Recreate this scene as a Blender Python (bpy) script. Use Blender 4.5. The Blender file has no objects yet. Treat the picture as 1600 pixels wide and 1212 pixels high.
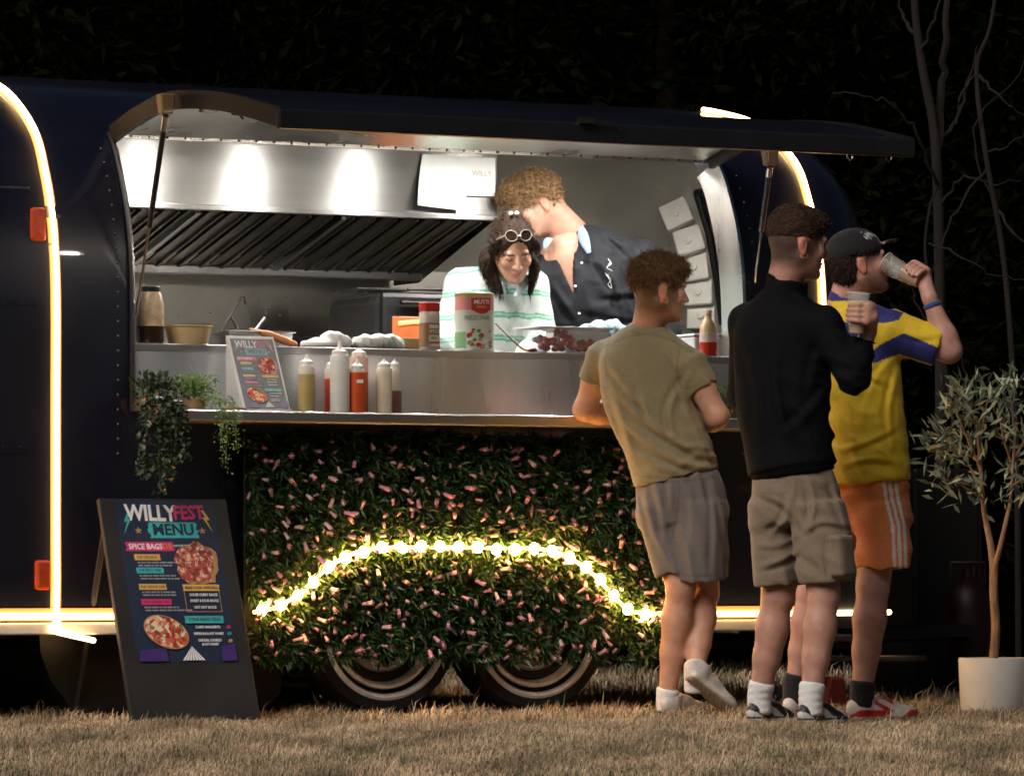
import bpy, bmesh, math, random
import numpy as np
from mathutils import Vector, Matrix

# ------------------------------------------------------------------ camera, sky, light
sc = bpy.context.scene
COL = sc.collection
F_PX, HORIZON, CAM_Z = 8000.0, 900.0, 0.54
TH = math.radians(28.0)
CT, ST = math.cos(TH), math.sin(TH)
D0 = 20.0

cam_data = bpy.data.cameras.new('camera')
cam = bpy.data.objects.new('camera', cam_data)
COL.objects.link(cam)
cam.location = (0, 0, CAM_Z)
cam.rotation_euler = (math.radians(90), 0, 0)
cam_data.sensor_width = 36
cam_data.sensor_fit = 'HORIZONTAL'
cam_data.lens = 36 * F_PX / 1600
cam_data.shift_y = (HORIZON - 606) / 1600
cam_data.clip_end = 500
cam_data.clip_start = 0.5
sc.camera = cam

SUN_AZ, SUN_EL = math.radians(214), math.radians(38)      # from behind the camera, a little to its left
wld = bpy.data.worlds.new('World'); sc.world = wld; wld.use_nodes = True
nt = wld.node_tree; nt.nodes.clear()
wo = nt.nodes.new('ShaderNodeOutputWorld'); bg = nt.nodes.new('ShaderNodeBackground')
sky = nt.nodes.new('ShaderNodeTexSky'); sky.sky_type = 'NISHITA'; sky.sun_disc = False
sky.sun_elevation = SUN_EL; sky.sun_rotation = SUN_AZ
bg.inputs['Strength'].default_value = 0.005
nt.links.new(sky.outputs[0], bg.inputs[0]); nt.links.new(bg.outputs[0], wo.inputs[0])

sd = bpy.data.lights.new('sun', 'SUN'); sun = bpy.data.objects.new('sun', sd); COL.objects.link(sun)
sd.energy = 1.4; sd.angle = math.radians(40); sd.color = (1.0, 0.90, 0.80)
sdir = Vector((math.sin(SUN_AZ) * math.cos(SUN_EL), math.cos(SUN_AZ) * math.cos(SUN_EL), math.sin(SUN_EL)))
sun.rotation_euler = sdir.to_track_quat('Z', 'Y').to_euler()

sc.view_settings.view_transform = 'Standard'; sc.view_settings.look = 'None'
sc.view_settings.exposure = 1.0; sc.view_settings.gamma = 1.0
sc.view_settings.use_curve_mapping = False
sc.render.engine = 'CYCLES'
sc.cycles.use_denoising = True
sc.cycles.max_bounces = 7; sc.cycles.diffuse_bounces = 3; sc.cycles.glossy_bounces = 4
sc.cycles.transmission_bounces = 7; sc.cycles.transparent_max_bounces = 12
sc.cycles.caustics_reflective = False; sc.cycles.caustics_refractive = False
sc.cycles.sample_clamp_indirect = 4.0
sc.cycles.filter_width = 1.7

# ------------------------------------------------------------------ coordinates
def W(px, py, Y):
    """world point at depth Y metres seen in the photograph at (px, py)"""
    return np.array([(px - 800) / F_PX * Y, Y, CAM_Z + (HORIZON - py) / F_PX * Y])
def UZ(px, py, v):
    """trailer coordinates (u along its side, z up) on the plane at depth v into the trailer"""
    k = (px - 800) / F_PX
    u = (k * (D0 + v * CT) + v * ST) / (CT - k * ST)
    Y = D0 + u * ST + v * CT
    return u, CAM_Z + (HORIZON - py) / F_PX * Y
def T(u, v, z):
    return Vector((u * CT - v * ST, D0 + u * ST + v * CT, z))

# ------------------------------------------------------------------ materials
MATS = {}
def mat(name, col=(.5, .5, .5), rough=.5, metal=0.0, noise=None, bump=None, emit=None, trans=0.0, ior=1.45,
        coat=0.0, sheen=0.0, attr=False, aniso=0.0, sss=0.0, alpha=1.0, stretch=(1, 1, 1), rvar=0.0, spec=None):
    if name in MATS: return MATS[name]
    m = bpy.data.materials.new(name); m.use_nodes = True
    n = m.node_tree; L = n.links
    b = n.nodes['Principled BSDF']
    b.inputs['Base Color'].default_value = (*col, 1); b.inputs['Roughness'].default_value = rough
    b.inputs['Metallic'].default_value = metal; b.inputs['IOR'].default_value = ior
    b.inputs['Transmission Weight'].default_value = trans; b.inputs['Coat Weight'].default_value = coat
    b.inputs['Coat Roughness'].default_value = .05
    b.inputs['Sheen Weight'].default_value = sheen; b.inputs['Anisotropic'].default_value = aniso
    b.inputs['Alpha'].default_value = alpha
    if spec is not None: b.inputs['Specular IOR Level'].default_value = spec
    if sss:
        b.inputs['Subsurface Weight'].default_value = sss
        b.inputs['Subsurface Radius'].default_value = (1, .35, .2); b.inputs['Subsurface Scale'].default_value = .008
    tc = mp = None
    def coords():
        nonlocal tc, mp
        if mp is None:
            tc = n.nodes.new('ShaderNodeTexCoord'); mp = n.nodes.new('ShaderNodeMapping')
            mp.inputs['Scale'].default_value = stretch
            L.new(tc.outputs['Object'], mp.inputs['Vector'])
        return mp.outputs[0]
    src = None
    if attr:
        a = n.nodes.new('ShaderNodeAttribute'); a.attribute_name = 'Col'; src = a.outputs['Color']
        L.new(src, b.inputs['Base Color'])
    if noise:
        t = n.nodes.new('ShaderNodeTexNoise'); t.inputs['Scale'].default_value = noise[0]; t.inputs['Detail'].default_value = 5
        L.new(coords(), t.inputs['Vector'])
        r = n.nodes.new('ShaderNodeMapRange'); r.inputs[1].default_value = .3; r.inputs[2].default_value = .7
        r.inputs[3].default_value = 1 - noise[1]; r.inputs[4].default_value = 1 + noise[1]
        L.new(t.outputs[0], r.inputs[0])
        mx = n.nodes.new('ShaderNodeVectorMath'); mx.operation = 'SCALE'
        if src is not None: L.new(src, mx.inputs[0])
        else: mx.inputs[0].default_value = col
        L.new(r.outputs[0], mx.inputs['Scale']); L.new(mx.outputs[0], b.inputs['Base Color'])
        if rvar:
            r2 = n.nodes.new('ShaderNodeMapRange'); r2.inputs[1].default_value = .3; r2.inputs[2].default_value = .7
            r2.inputs[3].default_value = max(.02, rough - rvar); r2.inputs[4].default_value = rough + rvar
            L.new(t.outputs[0], r2.inputs[0]); L.new(r2.outputs[0], b.inputs['Roughness'])
    if bump:
        t = n.nodes.new('ShaderNodeTexNoise'); t.inputs['Scale'].default_value = bump[0]; t.inputs['Detail'].default_value = 4
        L.new(coords(), t.inputs['Vector'])
        bp = n.nodes.new('ShaderNodeBump'); bp.inputs['Strength'].default_value = bump[1]; bp.inputs['Distance'].default_value = .01
        L.new(t.outputs[0], bp.inputs['Height']); L.new(bp.outputs[0], b.inputs['Normal'])
    if aniso:
        tg = n.nodes.new('ShaderNodeTangent'); tg.direction_type = 'RADIAL'; tg.axis = 'Z'
        L.new(tg.outputs[0], b.inputs['Tangent'])
    if emit:
        b.inputs['Emission Color'].default_value = (*emit[0], 1); b.inputs['Emission Strength'].default_value = emit[1]
    MATS[name] = m
    return m

# ------------------------------------------------------------------ object helpers
def link(name, data, parent=None, label=None, cat=None, group=None, kind=None):
    o = bpy.data.objects.new(name, data); COL.objects.link(o)
    if parent is not None: o.parent = parent
    if label: o['label'] = label
    if cat: o['category'] = cat
    if group: o['group'] = group
    if kind: o['kind'] = kind
    return o
def thing(name, label, cat, loc=(0, 0, 0), rz=0.0, group=None):
    o = link(name, None, None, label, cat, group)
    o.location = loc; o.rotation_euler = (0, 0, rz); o.empty_display_size = .1
    return o
def mesh_np(name, V, Q=None, TR=None, smooth=True, cols=None):
    """mesh from numpy: V (n,3), quads Q (m,4), triangles TR (k,3)"""
    V = np.asarray(V, np.float32).reshape(-1, 3)
    Q = np.zeros((0, 4), np.int32) if Q is None else np.asarray(Q, np.int32).reshape(-1, 4)
    TR = np.zeros((0, 3), np.int32) if TR is None else np.asarray(TR, np.int32).reshape(-1, 3)
    me = bpy.data.meshes.new(name)
    nl = Q.size + TR.size; nf = len(Q) + len(TR)
    me.vertices.add(len(V)); me.vertices.foreach_set('co', V.ravel())
    me.loops.add(nl); me.loops.foreach_set('vertex_index', np.concatenate([Q.ravel(), TR.ravel()]))
    me.polygons.add(nf)
    st = np.concatenate([np.arange(len(Q)) * 4, Q.size + np.arange(len(TR)) * 3]).astype(np.int32)
    me.polygons.foreach_set('loop_start', st)
    try: me.polygons.foreach_set('loop_total', np.concatenate([np.full(len(Q), 4), np.full(len(TR), 3)]).astype(np.int32))
    except Exception: pass
    me.polygons.foreach_set('use_smooth', np.full(nf, bool(smooth)))
    if cols is not None:
        at = me.color_attributes.new('Col', 'FLOAT_COLOR', 'POINT')
        c = np.ones((len(V), 4), np.float32); c[:, :3] = cols
        at.data.foreach_set('color', c.ravel())
    me.update(calc_edges=True)
    return me

def rotmat(ax, ang):
    return np.array(Matrix.Rotation(ang, 3, ax))
class MB:
    """collects shapes, then becomes ONE mesh object"""
    def __init__(s): s.V = []; s.Q = []; s.T = []; s.C = []; s.n = 0
    def add(s, V, Q=None, TR=None, M=None, o=(0, 0, 0), c=None):
        V = np.asarray(V, float).reshape(-1, 3)
        if M is not None: V = V @ np.asarray(M).T
        V = V + np.asarray(o, float)
        if Q is not None and len(Q): s.Q.append(np.asarray(Q) + s.n)
        if TR is not None and len(TR): s.T.append(np.asarray(TR) + s.n)
        s.V.append(V); s.n += len(V)
        if c is not None: s.C.append(np.broadcast_to(np.asarray(c, float), (len(V), 3)))
        return s
    def box(s, c, size, M=None, col=None, taper=1.0):
        a = np.array([[x, y, z] for z in (-.5, .5) for y in (-.5, .5) for x in (-.5, .5)], float)
        a[4:, :2] *= taper
        a = a * np.asarray(size, float)
        q = [[0, 2, 3, 1], [4, 5, 7, 6], [0, 1, 5, 4], [2, 6, 7, 3], [0, 4, 6, 2], [1, 3, 7, 5]]
        return s.add(a, q, None, M, c, col)
    def lathe(s, prof, seg=20, o=(0, 0, 0), M=None, c=None, sq=0.0):
        """prof: (r, z) pairs; sq > 0 squares the section"""
        P = np.array(prof, float); a = np.arange(seg) / seg * 2 * np.pi
        f = 1.0
        ca, sa = np.cos(a), np.sin(a)
        if sq: f = (np.abs(ca) ** (2 + sq) + np.abs(sa) ** (2 + sq)) ** (-1 / (2 + sq))
        V = np.stack([P[:, :1] * (ca * f), P[:, :1] * (sa * f), np.repeat(P[:, 1:], seg, 1)], -1).reshape(-1, 3)
        i = np.arange(len(P) - 1)[:, None] * seg; j = np.arange(seg)[None]; k = (j + 1) % seg
        Q = np.stack([i + j, i + k, i + seg + k, i + seg + j], -1).reshape(-1, 4)
        return s.add(V, Q, None, M, o, c)
    def tube(s, path, r, seg=8, o=(0, 0, 0), M=None, c=None, caps=True, close=False):
        P = np.array(path, float); n = len(P)
        R = np.broadcast_to(np.asarray(r, float), (n,))
        tg = np.gradient(P, axis=0)
        tg /= np.linalg.norm(tg, axis=1)[:, None] + 1e-9
        up = np.array([0, 0, 1.0]) if abs(tg[0][2]) < .9 else np.array([1.0, 0, 0])
        V = []
        for i in range(n):
            sd_ = np.cross(tg[i], up); sd_ /= np.linalg.norm(sd_) + 1e-9
            up = np.cross(sd_, tg[i])
            a = np.arange(seg) / seg * 2 * np.pi
            V.append(P[i] + R[i] * (np.cos(a)[:, None] * sd_ + np.sin(a)[:, None] * up))
        V = np.concatenate(V)
        i = np.arange(n - 1)[:, None] * seg; j = np.arange(seg)[None]; k = (j + 1) % seg
        Q = np.stack([i + j, i + k, i + seg + k, i + seg + j], -1).reshape(-1, 4)
        TR = []
        if caps:
            V = np.concatenate([V, P[:1], P[-1:]]); e = n * seg
            for q in range(seg):
                TR += [[e, (q + 1) % seg, q], [e + 1, (n - 1) * seg + q, (n - 1) * seg + (q + 1) % seg]]
        return s.add(V, Q, TR, M, o, c)
    def sphere(s, c, r, seg=12, rings=8, M=None, col=None):
        a = np.linspace(0, np.pi, rings + 1)
        rr = np.asarray(r, float) * np.ones(3)
        pr = [(max(math.sin(x), 1e-4), -math.cos(x)) for x in a]
        b = MB().lathe(pr, seg)
        return s.add(b.V[0] * rr, b.Q[0], None, M, c, col)
    def poly(s, pts, o=(0, 0, 0), M=None, c=None):
        """flat convex-ish fan polygon"""
        P = np.array(pts, float); n = len(P); ctr = P.mean(0)
        return s.add(np.vstack([P, ctr]), None, [[i, (i + 1) % n, n] for i in range(n)], M, o, c)
    def build(s, name, m=None, parent=None, smooth=False, bevel=0.0, kind=None, label=None, cat=None, group=None, autosmooth=True):
        V = np.concatenate(s.V); Q = np.concatenate(s.Q) if s.Q else None; TR = np.concatenate(s.T) if s.T else None
        me = mesh_np(name, V, Q, TR, smooth, np.concatenate(s.C) if s.C else None)
        if m: me.materials.append(m)
        o = link(name, me, parent, label, cat, group, kind)
        if bevel:
            md = o.modifiers.new('bevel', 'BEVEL'); md.width = bevel; md.segments = 2; md.limit_method = 'ANGLE'
        if smooth and autosmooth:
            try: me.set_sharp_from_angle(angle=math.radians(40))
            except Exception: pass
        return o
def add_mesh(name, me, m, parent=None, **kw):
    me.materials.append(m)
    return link(name, me, parent, **kw)
def text_mesh(txt, size, bold=0.0, shear=0.0, align='CENTER', space=1.0):
    cu = bpy.data.curves.new('t', 'FONT'); cu.body = txt; cu.size = size; cu.offset = bold * size; cu.shear = shear
    cu.align_x = align; cu.align_y = 'CENTER'; cu.space_character = space; cu.resolution_u = 2
    o = bpy.data.objects.new('t', cu); COL.objects.link(o)
    dg = bpy.context.evaluated_depsgraph_get()
    me = bpy.data.meshes.new_from_object(o.evaluated_get(dg))
    n = len(me.vertices); V = np.zeros(n * 3); me.vertices.foreach_get('co', V)
    TRs = []
    for p in me.polygons:
        v = list(p.vertices)
        for i in range(1, len(v) - 1): TRs.append([v[0], v[i], v[i + 1]])
    bpy.data.objects.remove(o); bpy.data.curves.remove(cu); bpy.data.meshes.remove(me)
    return V.reshape(-1, 3), np.array(TRs)
rng = np.random.default_rng(7)
random.seed(7)
def smoothpath(pts, n=8):
    """Catmull-Rom through the points"""
    P = np.array(pts, float); P = np.vstack([2 * P[0] - P[1], P, 2 * P[-1] - P[-2]])
    out = []
    for i in range(1, len(P) - 2):
        for t in np.arange(n) / n:
            out.append(.5 * ((2 * P[i]) + (-P[i - 1] + P[i + 1]) * t + (2 * P[i - 1] - 5 * P[i] + 4 * P[i + 1] - P[i + 2]) * t ** 2
                             + (-P[i - 1] + 3 * P[i] - 3 * P[i + 1] + P[i + 2]) * t ** 3))
    out.append(P[-2]); return np.array(out)
def leaf_cloud(C, D, Lg, Wd, fold=.25, cols=None, droop=0.0):
    """one leaf (4 vertices, two triangles, folded along its midrib) at each base point C in direction D"""
    n = len(C); D = D / (np.linalg.norm(D, axis=1)[:, None] + 1e-9)
    r = rng.normal(size=(n, 3)); S = np.cross(D, r); S /= np.linalg.norm(S, axis=1)[:, None] + 1e-9
    N = np.cross(S, D)
    Lg = np.broadcast_to(Lg, (n,))[:, None]; Wd = np.broadcast_to(Wd, (n,))[:, None]
    tip = C + D * Lg - np.array([0, 0, 1]) * droop * Lg
    a = C + D * Lg * .5 + S * Wd * .5 + N * Wd * fold; b = C + D * Lg * .5 - S * Wd * .5 + N * Wd * fold
    V = np.stack([C, a, tip, b], 1).reshape(-1, 3)
    i = np.arange(n)[:, None] * 4
    TR = np.concatenate([i + [[0, 1, 2]], i + [[0, 2, 3]]])
    cc = None if cols is None else np.repeat(cols, 4, 0)
    return V, TR, cc
# ------------------------------------------------------------------ ground
m_soil = mat('dry_soil', (.10, .075, .045), .95, noise=(3, .4), bump=(25, .6))
g = MB()
gx = np.linspace(-90, 90, 2); gy = np.linspace(-60, 160, 2)
g.add([[-90, -60, 0], [90, -60, 0], [90, 160, 0], [-90, 160, 0]], [[0, 1, 2, 3]])
g.build('ground', m_soil, kind='structure')
m_grass = mat('dry_grass', (.3, .22, .11), .8, attr=True)
def patchy(x, y, seed, lam):
    r = np.random.default_rng(seed); out = 0
    for _ in range(9):
        a = r.uniform(0, 6.28); k = 6.28 / (lam * r.uniform(.6, 2.6)); out = out + np.sin((x * np.cos(a) + y * .45 * np.sin(a)) * k + r.uniform(0, 6.28))
    return out / 3
def grass(n, y0, y1, xs, hmin, hmax, wd):
    y = rng.uniform(y0, y1, n); x = rng.uniform(-xs, xs, n) * (y / 20)
    p = np.stack([x, y, np.zeros(n)], 1)
    tuft = np.clip(.5 + .42 * patchy(x, y, 1, .22) + .25 * patchy(x, y, 2, .07), 0, 1.3)
    h = rng.uniform(hmin, hmax, n) * (.45 + .75 * tuft) * (1 + 1.1 * (rng.random(n) > .985))
    a = rng.uniform(0, 2 * np.pi, n); lean = rng.uniform(.1, 1.1, n)
    d = np.stack([np.cos(a), np.sin(a), np.zeros(n)], 1)
    s = np.stack([-np.sin(a + .6), np.cos(a + .6), np.zeros(n)], 1) * (wd * rng.uniform(.6, 1.4, n))[:, None]
    mid = p + d * (h * lean * .3)[:, None] + np.array([0, 0, 1]) * (h * .6)[:, None]
    tip = p + d * (h * lean)[:, None] + np.array([0, 0, 1]) * (h * (1 - .25 * lean))[:, None]
    V = np.stack([p - s, p + s, mid + s * .6, mid - s * .6, tip], 1).reshape(-1, 3)
    i = np.arange(n)[:, None] * 5
    Q = i + [[0, 1, 2, 3]]; TR = i + [[3, 2, 4]]
    t = rng.random(n)[:, None]; gr = (rng.random(n) > .88 - .10 * patchy(x, y, 5, .35))[:, None]
    patch = np.clip(.80 + .20 * patchy(x, y, 3, .5) + .14 * patchy(x, y, 4, .16), .35, 1.3)[:, None]
    c = (np.array([.44, .31, .19]) * (1 - t) + np.array([.70, .54, .37]) * t) * patch
    c = np.where(gr, np.array([.10, .13, .045]) * (.6 + t), c)
    return V, Q, TR, np.repeat(c, 5, 0)
mb = MB()
for args in ((170000, 13.6, 19.0, 2.6, .012, .038, .0015), (60000, 19.0, 22.5, 3.0, .025, .06, .0025), (26000, 22.5, 31, 3.2, .04, .09, .005)):
    V, Q, TR, c = grass(*args); mb.add(V, Q, TR, c=c)
for px, y in ((1045, 19.42), (1120, 19.28), (1175, 18.36), (1200, 18.40), (1255, 18.14), (1285, 18.20), (1330, 18.82), (1390, 18.84), (1235, 19.18), (1554, 20.0), (260, 18.80), (340, 18.86), (600, 19.6), (834, 19.9)):
    V, Q, TR, c = grass(420, y - .10, y + .04, .17, .016, .036, .0016); mb.add(V + [(px - 800) / F_PX * y, 0, 0], Q, TR, c=c)     # tufts round feet, pot, board and tyres
mb.build('grass', m_grass, kind='stuff', label='short dry straw coloured grass in front of the food trailer', cat='grass')

# ------------------------------------------------------------------ dark trees behind
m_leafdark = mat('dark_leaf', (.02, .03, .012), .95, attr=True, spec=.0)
m_bark = mat('bark', (.006, .0045, .0035), 1.0, noise=(14, .4), bump=(30, .8), spec=.0)
m_birch = mat('pale_bark', (.0105, .0076, .0064), .95, noise=(10, .45), bump=(25, .6), stretch=(1, 1, .3))
def dark_tree(px, Y, h, w, label, seed, tint, sparse=1.0, base=.0):
    r = np.random.default_rng(seed)
    root = thing('evergreen_tree', label, 'tree', W(px, 900, Y) * [1, 1, 0], 0, 'dark trees behind the trailer')
    t = MB(); lean = r.uniform(-.25, .25)
    t.tube([(0, 0, -.05), (lean * .3, 0, h * .35), (lean * .7, .1, h * .7), (lean, 0, h * .97)], [.13, .1, .06, .02], 9)
    limbs = []
    for k in range(14):
        z0 = h * (.12 + .8 * k / 14); a = r.uniform(0, 6.28); l = w * (1.05 - .55 * k / 14) * r.uniform(.7, 1.1)
        e = np.array([math.cos(a) * l, math.sin(a) * l, z0 + r.uniform(-.1, .45)])
        t.tube([(lean * z0 / h, 0, z0), e * [.5, .5, 1] + [0, 0, .08], e], [.035, .022, .006], 6); limbs.append((np.array([lean * z0 / h, 0, z0]), e))
    t.build('trunk', m_bark, root, True)
    n = int(9500 * sparse); P = []; Dd = []
    for k in range(150):
        a, e = limbs[r.integers(len(limbs))]
        c = a + (e - a) * r.uniform(.25, 1.12) + r.normal(0, .2, 3)
        q = n // 150
        off = r.normal(0, 1, (q, 3)) * r.uniform(.10, .24) * [1.2, 1.2, .8]
        P.append(c + off); Dd.append(off + r.normal(0, .1, (q, 3)) + [0, 0, -.06])
    P = np.concatenate(P); Dd = np.concatenate(Dd); n = len(P)
    P[:, 2] = np.maximum(P[:, 2], base)
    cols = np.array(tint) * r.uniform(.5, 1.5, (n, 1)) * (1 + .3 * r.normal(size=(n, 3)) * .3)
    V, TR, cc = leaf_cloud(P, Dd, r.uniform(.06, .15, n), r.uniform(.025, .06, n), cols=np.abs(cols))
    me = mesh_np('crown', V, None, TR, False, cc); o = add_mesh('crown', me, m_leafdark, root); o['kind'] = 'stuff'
TD = [(-170, 27.5, 5.2, 1.25, 'dark evergreen tree farthest to the left, above the trailer roof'),
      (90, 27.0, 5.0, 1.2, 'dense dark tree above the trailer roof at the rope light'),
      (350, 27.8, 5.4, 1.25, 'dark bushy tree above the raised serving hatch corner'),
      (590, 27.2, 5.1, 1.2, 'dark leafy tree above the middle of the hatch'),
      (830, 27.9, 5.4, 1.25, 'dark green tree above the two workers'),
      (1060, 27.3, 5.0, 1.15, 'dark green tree above the short rope light on the roof'),
      (1270, 28.0, 5.2, 1.15, 'dark tree above the rounded trailer end'),
      (1480, 28.6, 5.0, 1.1, 'dark tree behind the bare pale trunk'),
      (1690, 28.2, 5.2, 1.2, 'dark evergreen tree farthest to the right, behind the potted olive')]
for i, (px, Y, h, w, lb) in enumerate(TD):
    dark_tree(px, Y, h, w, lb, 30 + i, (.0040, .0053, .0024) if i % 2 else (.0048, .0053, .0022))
hb = MB()
n = 26000
P = np.stack([rng.uniform(-6, 6, n), rng.uniform(29.4, 31.0, n), rng.uniform(0, 5.4, n)], 1)
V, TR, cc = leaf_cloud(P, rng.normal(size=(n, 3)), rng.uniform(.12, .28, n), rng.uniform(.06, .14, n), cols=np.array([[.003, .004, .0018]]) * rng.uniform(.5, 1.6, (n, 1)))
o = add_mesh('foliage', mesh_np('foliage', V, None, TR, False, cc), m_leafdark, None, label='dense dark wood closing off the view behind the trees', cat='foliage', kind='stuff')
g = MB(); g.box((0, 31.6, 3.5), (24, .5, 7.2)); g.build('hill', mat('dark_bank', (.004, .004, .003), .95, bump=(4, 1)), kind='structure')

def bare_tree(px, Y, label, trunk, branches, r0):
    root = thing('bare_tree', label, 'tree', W(px, 900, Y) * [1, 1, 0], 0, 'bare pale trees')
    o = np.array(root.location)
    pts = smoothpath([W(x, y, Y + dy) - o for x, y, dy in trunk], 6)
    MB().tube(pts, np.linspace(r0, r0 * .45, len(pts)), 9).build('trunk', m_birch, root, True)
    for br, r1 in branches:
        pts = smoothpath([W(x, y, Y + dy) - o for x, y, dy in br], 5)
        pts += rng.normal(0, .006, pts.shape)
        MB().tube(pts, np.linspace(r1, r1 * .3, len(pts)), 6).build('branch', m_birch, root, True)
bare_tree(1466, 25.4, 'slender bare tree with pale reddish trunk forking at the right',
          [(1478, 1075, 0), (1472, 800, 0), (1468, 400, 0), (1464, 260, 0), (1458, 190, 0), (1446, 130, 0), (1436, 70, 0), (1429, 0, 0), (1424, -120, 0), (1432, -260, .1), (1420, -420, .1)],
          [([(1463, 240, 0), (1472, 130, .1), (1478, 40, .1), (1486, -80, .2), (1480, -220, .2), (1496, -360, .3)], .024), ([(1440, 85, 0), (1460, 30, -.1), (1478, -20, -.1)], .012),
           ([(1430, 55, 0), (1412, 30, .1), (1404, -10, .1)], .012), ([(1466, 300, 0), (1440, 225, -.2), (1400, 170, -.3), (1350, 150, -.4), (1300, 145, -.4)], .010),
           ([(1467, 225, 0), (1492, 190, .1), (1512, 130, .2), (1528, 70, .2)], .012), ([(1468, 330, 0), (1500, 280, -.1), (1545, 285, -.2), (1600, 283, -.2)], .009)], .031)
bare_tree(1560, 24.6, 'thin bare sapling with long arching twigs at the right edge',
          [(1592, 1080, 0), (1588, 700, 0), (1570, 420, .1), (1540, 240, .1), (1526, 110, .2), (1548, 40, .2), (1562, -80, .2), (1552, -220, .2), (1566, -330, .2)],
          [([(1530, 120, .1), (1560, 150, 0), (1600, 180, 0)], .008), ([(1560, 330, .1), (1590, 370, 0), (1630, 400, 0)], .008),
           ([(1545, 260, .1), (1500, 320, 0), (1470, 380, -.1), (1450, 460, -.1)], .007), ([(1526, 110, .2), (1500, 150, .1), (1496, 185, .1), (1470, 215, 0)], .007),
           ([(1556, 330, .1), (1520, 200, .1), (1580, 130, .1), (1620, 70, .1)], .006), ([(1540, 240, .1), (1580, 225, 0), (1620, 190, 0)], .006)], .016)
bare_tree(1450, 24.0, 'wiry low sapling curving up beside the drinking man',
          [(1520, 1085, 0), (1500, 760, 0), (1475, 560, 0), (1447, 410, 0), (1452, 330, 0), (1465, 290, 0)],
          [([(1462, 480, 0), (1500, 560, .1), (1530, 640, .1), (1560, 660, .1)], .006), ([(1450, 380, 0), (1500, 400, -.1), (1560, 430, -.1), (1620, 440, -.1)], .006),
           ([(1470, 540, 0), (1430, 470, .1), (1425, 420, .1)], .005)], .012)
# ------------------------------------------------------------------ food trailer
m_navy = mat('navy_gloss_paint', (.0040, .0048, .014), .38, noise=(2.2, .25), coat=.6, rvar=.05, bump=(7, .015))
m_liner = mat('riveted_aluminium', (.66, .65, .60), .45, .85, noise=(3, .12), rvar=.08, bump=(5, .03))
m_steel = mat('brushed_steel', (.32, .315, .305), .35, 1.0, noise=(2, .06), aniso=.88, bump=(60, .02), stretch=(.15, .15, 8))
m_steel.node_tree.nodes['Principled BSDF'].inputs['Anisotropic Rotation'].default_value = .25
m_plain_steel = mat('worktop_steel', (.55, .55, .56), .33, 1.0, noise=(3, .08), rvar=.07, bump=(50, .03), stretch=(.2, .2, 5))
m_dull = mat('greasy_steel', (.20, .185, .16), .42, 1.0, noise=(6, .25), rvar=.1)
m_baffle = mat('baffle_steel', (.22, .20, .165), .38, 1.0, noise=(8, .2), rvar=.08)
m_black = mat('black_plastic', (.008, .008, .009), .45, bump=(40, .1))
m_dark = mat('dark_void', (.004, .004, .004), .9, bump=(9, .1))
m_tyre = mat('tyre_rubber', (.009, .009, .009), .8, noise=(20, .3), bump=(60, .3))
m_chrome = mat('chrome', (.78, .77, .75), .09, 1.0, noise=(9, .05), rvar=.03)
m_silver = mat('silver_rim_paint', (.90, .91, .94), .28, .1, noise=(12, .12), rvar=.08)
m_hub = mat('hub_chrome', (.66, .60, .50), .13, 1.0, noise=(9, .05), rvar=.04)
m_led = mat('rope_light', (1, .9, .7), .5, emit=((1.0, .60, .25), 7.5), noise=(3, .02))
m_lamp = mat('ceiling_lamp', (1, 1, 1), .5, emit=((1.0, .96, .90), 420.0), noise=(3, .02))
m_amber = mat('amber_lens', (.55, .07, .02), .25, noise=(30, .2), bump=(80, .2))
m_rail = mat('white_rail', (.62, .60, .56), .4, noise=(6, .12), bump=(20, .05))

trailer = thing('food_trailer', 'rounded navy blue food trailer with raised serving hatch and warm rope lights', 'trailer', T(0, 0, 0), TH)
HALF = [(.03, .33), (0, .42), (0, .75), (0, 1.16), (0, 1.6), (.03, 1.85), (.105, 2.05), (.22, 2.22), (.50, 2.385), (.85, 2.47), (1.2, 2.52)]
prof_h = smoothpath(HALF, 6)
PROF = np.vstack([prof_h, [(2.4 - a, b) for a, b in prof_h[-2::-1]]])
SPAN = prof_h
U_OPEN = (-1.62, 1.06)
U_LIST = np.unique(np.concatenate([-2.9 - .75 * np.sin(np.linspace(0, np.pi / 2, 11)), np.linspace(-2.9, -1.62, 8), np.linspace(-1.62, 1.06, 22), [-.95, .48],
                                   np.linspace(1.06, 1.42, 4), 1.42 + .75 * np.sin(np.linspace(0, np.pi / 2, 13))]).round(4))
def warp(P, u, inner=False):
    """profile P (n,2) at station u -> (n,3); ends are domed"""
    e0, L = (1.42, .75 if not inner else .63) if u > 0 else (-2.9, .75 if not inner else .63)
    t = max(0.0, (u - e0) / L if u > 0 else (e0 - u) / L); t = min(t, .9995)
    gs = math.sqrt(1 - t * t); hs = (1 - .62 * t ** 2.6)
    v = 1.2 + (P[:, 0] - 1.2) * gs; z = .33 + (P[:, 1] - .33) * hs
    return np.stack([np.full(len(P), u), v, z], 1)
def shell(P, us, inner, hole):
    V = np.concatenate([warp(P, u, inner) for u in us]); n = len(P); Q = []
    for i in range(len(us) - 1):
        for j in range(n - 1):
            uc = (us[i] + us[i + 1]) / 2; vc, zc = (P[j] + P[j + 1]) / 2
            if hole(uc, vc, zc): continue
            a = i * n + j
            Q.append([a, a + n, a + n + 1, a + 1] if not inner else [a, a + 1, a + n + 1, a + n])
    return V, Q
z_in = lambda z: .5 + (z - .5) * .965
P_IN = np.stack([1.2 + (PROF[:, 0] - 1.2) * .885, z_in(PROF[:, 1])], 1)
hole_out = lambda u, v, z: (v < .6 and U_OPEN[0] < u < U_OPEN[1] and 1.16 < z < 2.22) or (v < .6 and -.95 < u < .48 and z < .75)
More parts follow.
